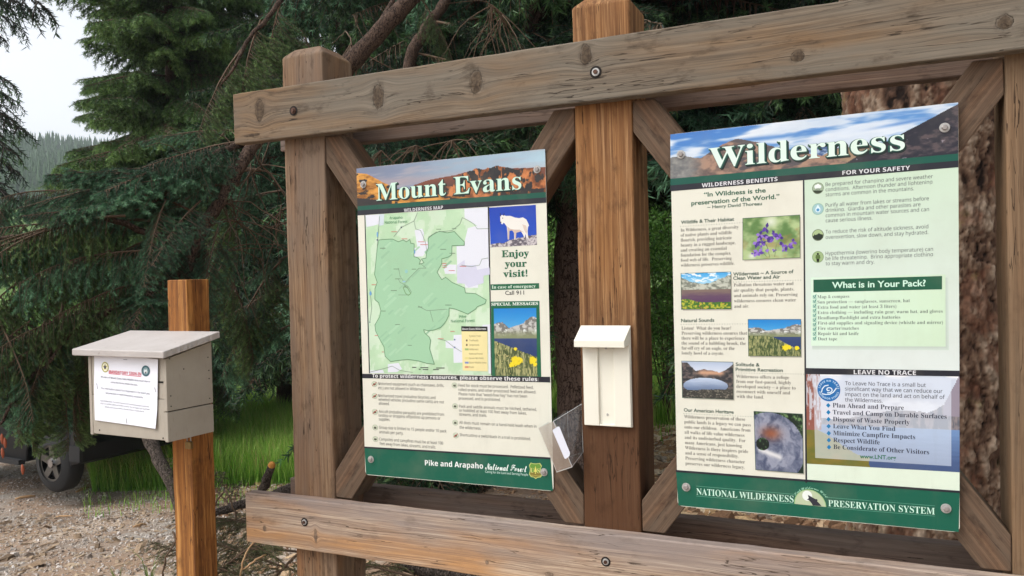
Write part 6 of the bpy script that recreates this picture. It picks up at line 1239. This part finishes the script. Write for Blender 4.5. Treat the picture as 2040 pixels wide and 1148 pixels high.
grass('grass', 40000, (640, 1500), (9.8, 14.5), .55, .010, M_gs, 2, 'tall green grass behind the trees seen in the gaps beside the middle post')
grass('grass', 9000, (1500, 2200), (8, 14), .4, .011, M_gs, 3, 'low green grass far behind the right bay')
grass('ground_cover', 1500, (150, 1400), (8.3, 10.4), .14, .008, M_gs, 4, 'thin short grass at the edge of the dirt')
# small tufts by the post
for i, (px, py, n_, h_) in enumerate(((305, 1010, 7, .14), (300, 1150, 14, .16), (450, 990, 10, .08), (235, 1150, 8, .14))):
    g = np.random.default_rng(50+i); o0 = atg(px, min(py, 1140), 0.) if py < 1148 else atd(px, 1175, 3.3); m = MB()
    for q in range(n_):
        a = g.uniform(0, 6.28); L = h_*g.uniform(.6, 1.3); b = L*g.uniform(.2, .8); d = np.array([math.cos(a), math.sin(a), 0]); w2 = np.array([-d[1], d[0], 0])*.0025
        p1 = d*b*.35+np.array([0, 0, L*.6]); p2 = d*b+np.array([0, 0, L*.85]); m.add([-w2, w2, p1+w2*.8, p1-w2*.8, p2], [(0, 1, 2, 3), (3, 2, 4)])
    me_o = m.build('grass_tuft', M_tuft if 'M_tuft' in globals() else globals().setdefault('M_tuft', flat('tuft_green', rgb(112, 140, 66), .6)), None); me_o.location = Vector(o0)
    tag(me_o, ['upright green grass tuft on the dirt left of the orange post', 'green grass tuft near the foot of the orange post', 'olive tuft beside the slash heap right of the orange post', 'sparse grass tuft at the bottom left on the dirt'][i], 'grass tuft')
# leafy shrub in the right gap
M_lf = needle_mat('shrub_leaves', rgb(70, 112, 46), rgb(120, 170, 76), rgb(176, 214, 118))
def shrub(px, D, H, R0, n, seed, label, zc=.5):
    g = np.random.default_rng(seed); x, y, z = ptk(px, D); root = empty('leafy_shrub', (x, y, z), label, 'shrub')
    th_ = g.uniform(0, 2*np.pi, n); cz = g.uniform(0, 1, n)**.8; rad = R0*np.sqrt(g.uniform(.1, 1, n))*(1-.55*cz**2)*(.8+.4*g.random(n)); P_ = np.stack([rad*np.cos(th_), rad*np.sin(th_), .15+cz*H], -1)
    cl = g.integers(0, 60, n); off = g.normal(0, 1, (60, 3))*[R0*.35, R0*.35, H*.12]; P_ = P_*.75+off[cl]*.6+np.array([0, 0, H*.12])
    d = g.normal(size=(n, 3)); d /= np.linalg.norm(d, axis=1)[:, None]; q = np.cross(d, g.normal(size=(n, 3))); q /= np.linalg.norm(q, axis=1)[:, None]; s = g.uniform(.02, .042, n)[:, None]
    quads = np.stack([P_-d*s, P_-q*s*.5, P_+d*s, P_+q*s*.5], 1); stems = []
    for i in range(14):
        a = g.uniform(0, 6.28); rr_ = R0*g.uniform(.2, .8); stems.append(([(0, 0, -.05), (rr_*.3*math.cos(a), rr_*.3*math.sin(a), H*.4), (rr_*math.cos(a), rr_*math.sin(a), H*g.uniform(.7, 1))], [.012, .008, .003]))
    me = raw_mesh('foliage', quads, g.random(n), stems, [M_lf, BK_tw]); link('foliage', me, root)
shrub(1325, 10.2, 3.0, 1.0, 9000, 5, 'leafy green broadleaf shrub in the gap between the middle post and the Wilderness sign')
shrub(1105, 11.4, 3.0, 1.0, 6000, 6, 'dim leafy shrub in the narrow gap beside the Mount Evans sign')
shrub(110, 16.5, 2.8, 1.7, 9000, 7, 'light green shrub glimpsed through the drooping boughs on the left')
shrub(300, 15.5, 3.3, 1.6, 9000, 8, 'light green shrub glimpsed just above the sign-in box lid')
# far wooded hillside
def hill_trees(n, seed):
    g = np.random.default_rng(seed); Vs = []; Fs = []; c = 0
    px = np.concatenate([g.uniform(-250, 420, int(n*.7)), g.uniform(420, 2400, n-int(n*.7))]); D = g.uniform(190, 420, n)
    P_ = C[None]+(fw[None]+RT[None]*((px-1020)/F)[:, None])*D[:, None]; z = gz(P_[:, 0], P_[:, 1])+6*(fbm(P_[:, 0]*.02+9, P_[:, 1]*.02+9, 6, 3)-.5)
    for i in range(n):
        H = g.uniform(5, 10.5); R_ = H*g.uniform(.12, .19); k = 8; a0 = g.uniform(0, 6); x, y = P_[i, 0], P_[i, 1]
        for t in range(9):
            zb_ = z[i]+H*(t/9)*.95; rt_ = R_*(1-t/9.4)*g.uniform(.65, 1.25); zt_ = z[i]+H*min(1, (t+2.)/9); 
            for j in range(k):
                aa = a0+2*math.pi*j/k+g.uniform(-.2, .2); r_ = rt_*g.uniform(.5, 1.4)
                Vs.append((x+r_*math.cos(aa), y+r_*math.sin(aa), zb_-g.uniform(0, .08)*H))
            Vs.append((x, y, zt_)); Fs += [(c+j, c+(j+1) % k, c+k) for j in range(k)]; c += k+1
    me = bpy.data.meshes.new('hillside_forest'); me.from_pydata(Vs, [], Fs); return me
m_ = N('distant_conifers'); m_.set(col=m_.mix(m_.noise(m_.n('ShaderNodeNewGeometry').outputs['Position'], .12, 3, .6), rgb(56, 80, 56), rgb(96, 120, 86)), rough=.9, spec=.05)
tag(link('hillside_forest', hill_trees(4200, 3), None, [m_.m]), 'distant conifer forest on the hillside under the white sky at left', 'forest', kind='stuff')
# ------------------------------------------------------------------ dark car behind the drooping boughs
M_car = flat('car_paint', (.004, .005, .006), .4, 0., .2); M_trim = flat('car_trim', (.012, .012, .013), .6); M_tyre = flat('tyre_rubber', (.018, .018, .018), .85, noise=.3); M_rim = flat('alloy_rim', rgb(104, 102, 98), .35, .8, noise=.2); M_glass = flat('car_glass', (.01, .014, .016), .05, 0, .8); M_red = flat('tail_lamp_lens', rgb(206, 70, 40), .25, spec=.6); M_chr = flat('chrome', rgb(190, 192, 196), .15, 1.)
car = empty('parked_car', (0, 0, 0), 'dark sport utility car parked at the left edge, mostly hidden by drooping boughs', 'car')
# car frame: X forward, Y left, Z up; rear wheel hub seen at pixel (97, 926)
Dc = 9.4; hub = atd(98, 924, Dc); ca_ = math.degrees(YAW); fwd = Vector((-math.cos(YAW-.50), -math.sin(YAW-.50), 0)).normalized()
lft = Vector((0, 0, 1)).cross(fwd)   # points away from or towards the camera
toc = Vector(C-hub); toc.z = 0
if lft.dot(toc) < 0: lft = -lft
near = lft.normalized(); zg = hub[2]-.36
# origin: ground under the rear axle, on the near wheel's outer face
m4 = Matrix(((fwd.x, -near.x, 0, hub[0]), (fwd.y, -near.y, 0, hub[1]), (0, 0, 1, zg), (0, 0, 0, 1)))   # Y runs from the near side across the car
car.matrix_world = m4
prof = [(-.60, .42), (-.64, .62), (-.63, .78), (-.61, 1.06), (-.56, 1.12), (-.42, 1.62), (-.30, 1.70), (.6, 1.74), (1.5, 1.70), (2.1, 1.20), (2.5, 1.12), (3.3, 1.02), (3.55, .84), (3.6, .50), (3.5, .36)]
arch = lambda cx: [(cx+.44*math.cos(t), .36+.44*math.sin(t)) for t in np.linspace(math.pi*0, math.pi, 12)]
low = [(3.12, .34)]+arch(2.68)[0:]+[(2.2, .34), (.48, .34)]+arch(0.)+[(-.48, .38)]
sec = prof+low; W0, W1 = .0, 1.84
def inset(x, z): return .0+.14*max(0, (z-1.1)/.6) if z > 1.1 else .03*max(0, (z-.8)/.3)-.02*(z < .8)
m = MB(); n = len(sec); v = [(x, W0+inset(x, z), z) for x, z in sec]+[(x, W1-inset(x, z), z) for x, z in sec]
m.add(v, [tuple(range(n)), tuple(reversed(range(n, 2*n)))]+[(i, i+n, (i+1) % n+n, (i+1) % n) for i in range(n)]); m.build('body', M_car, car, bevel=.02, seg=2)
def quad(nm, pts, mat, parent=car, off=-.006, t=.004):
    m = MB(); a = [(x, inset(x, z)+off, z) for x, z in pts]; b = [(x, inset(x, z)+off+t, z) for x, z in pts]; k = len(pts); m.add(a+b, [tuple(range(k)), tuple(reversed(range(k, 2*k)))]+[(i, i+k, (i+1) % k+k, (i+1) % k) for i in range(k)]); return m.build(nm, mat, parent)
quad('window', [(-.46, 1.18), (-.32, 1.58), (.30, 1.62), (.30, 1.16)], M_glass); quad('window', [(.38, 1.16), (.38, 1.62), (1.18, 1.61), (1.18, 1.16)], M_glass); quad('window', [(1.26, 1.16), (1.26, 1.60), (1.48, 1.58), (1.98, 1.17)], M_glass)
quad('tail_lamp', [(-.62, .94), (-.615, 1.10), (-.57, 1.11), (-.56, .96)], M_red, off=-.014, t=.03); quad('door_handle', [(.86, .98), (.86, 1.01), (1.02, 1.01), (1.02, .98)], M_chr, off=-.02, t=.02); quad('door_handle', [(1.80, .98), (1.80, 1.01), (1.96, 1.01), (1.96, .98)], M_chr, off=-.02, t=.02)
quad('running_board', [(.5, .31), (.5, .37), (2.2, .37), (2.2, .31)], M_trim, off=-.06, t=.08); quad('rear_bumper', [(-.66, .44), (-.67, .62), (-.47, .62), (-.46, .44)], M_trim, off=-.02, t=.04)
m = MB(); m.box((-.645, .1, 1.0), (-.60, 1.74, 1.03)); m.build('tailgate_trim', M_chr, car)
for nm, x, y0, y1 in (('wheel', 0, 0.01, .25), ('wheel', 2.68, .01, .25), ('wheel', 0, 1.59, 1.83), ('wheel', 2.68, 1.59, 1.83)):
    outer = y0 if y0 < 1 else y1; sgn = 1 if y0 < 1 else -1
    hubm = MB(); hubm.tube([(x, outer+sgn*.05, .36), (x, outer+sgn*.0, .36)], [.06, .05], 16); wr = hubm.build('wheel', M_chr, car)
    m = MB(); m.tube([(x, y0+.0, .36), (x, y0+.02, .36), (x, y0+.05, .36), (x, y1-.05, .36), (x, y1-.02, .36), (x, y1, .36)], [.22, .325, .36, .36, .325, .22], 40, 0, False); m.build('tyre', M_tyre, wr, smooth=True)
    m = MB(); R1 = .225; yo = outer+sgn*.012
    for kk in range(5):
        a = math.radians(90+72*kk); dx, dz = math.cos(a), math.sin(a); tx_, tz_ = -dz, dx
        q = [(x+dx*.05+tx_*.05, yo+sgn*.015, .36+dz*.05+tz_*.05), (x+dx*.21+tx_*.04, yo, .36+dz*.21+tz_*.04), (x+dx*.21-tx_*.04, yo, .36+dz*.21-tz_*.04), (x+dx*.05-tx_*.05, yo+sgn*.015, .36+dz*.05-tz_*.05)]
        m.add(q+[(a_, b_+sgn*.03, c_) for a_, b_, c_ in q], [(0, 1, 2, 3), (7, 6, 5, 4), (0, 4, 5, 1), (1, 5, 6, 2), (2, 6, 7, 3), (3, 7, 4, 0)])
    nn_ = 36
    for r0, r1 in ((.195, .235),):
        ring = [(x+r*math.cos(2*math.pi*i/nn_), yo+sgn*d_, .36+r*math.sin(2*math.pi*i/nn_)) for r, d_ in ((r0, .004), (r1, 0.)) for i in range(nn_)]
        m.add(ring, [(i, (i+1) % nn_, (i+1) % nn_+nn_, i+nn_) for i in range(nn_)])
    m.build('rim', M_rim, wr); m = MB(); m.tube([(x, outer+sgn*.09, .36), (x, outer+sgn*.10, .36)], [.215, .215], 30); m.build('brake_disc', M_trim, wr)
bpy.data.scenes.remove(TS)

# thin air between here and the hillside
hz_ = MB(); hz_.box((-640, -640, -4.), (640, 640, 100)); hm = bpy.data.materials.new('haze_air'); hm.use_nodes = True; ht_ = hm.node_tree; ht_.nodes.clear(); ho = ht_.nodes.new('ShaderNodeOutputMaterial'); hv_ = ht_.nodes.new('ShaderNodeVolumePrincipled'); hv_.inputs['Color'].default_value = (.86, .92, 1., 1); hv_.inputs['Density'].default_value = .0007
ht_.links.new(hv_.outputs[0], ho.inputs['Volume']); o = hz_.build('haze', hm, None); tag(o, 'thin pale haze in front of the far hillside', 'haze', kind='stuff')
# ------------------------------------------------------------------ light: overcast day, the sun a broad soft glow behind the camera to the left
SUN_EL, SUN_AZ = math.radians(50), math.radians(225)
w = bpy.data.worlds.new('World'); S.world = w; w.use_nodes = True; nt = w.node_tree
bg = nt.nodes['Background']; sky = nt.nodes.new('ShaderNodeTexSky'); sky.sky_type = 'NISHITA'; sky.sun_disc = False
sky.sun_elevation = SUN_EL; sky.sun_rotation = SUN_AZ; sky.air_density = 1.; sky.dust_density = 4.; sky.ozone_density = 1.
hs = nt.nodes.new('ShaderNodeHueSaturation'); hs.inputs['Saturation'].default_value = .22; hs.inputs['Value'].default_value = 2.3   # cloud veil takes the blue out
nt.links.new(sky.outputs[0], hs.inputs['Color']); nt.links.new(hs.outputs[0], bg.inputs[0]); bg.inputs[1].default_value = .15
sl = bpy.data.lights.new('sun', 'SUN'); sl.energy = .55; sl.angle = math.radians(25); sl.color = (1., .985, .96)
so = bpy.data.objects.new('sun', sl); COL.objects.link(so)
dirv = Vector((math.sin(SUN_AZ)*math.cos(SUN_EL), math.cos(SUN_AZ)*math.cos(SUN_EL), math.sin(SUN_EL)))
so.rotation_euler = (-dirv).to_track_quat('-Z', 'Y').to_euler()
S.view_settings.view_transform = 'Standard'; S.view_settings.look = 'None'; S.view_settings.exposure = -.2; S.view_settings.gamma = 1.
S.view_settings.use_curve_mapping = False
S.cycles.max_bounces = 5; S.cycles.diffuse_bounces = 3; S.cycles.glossy_bounces = 2; S.cycles.transmission_bounces = 4; S.cycles.transparent_max_bounces = 8
S.cycles.caustics_reflective = False; S.cycles.caustics_refractive = False
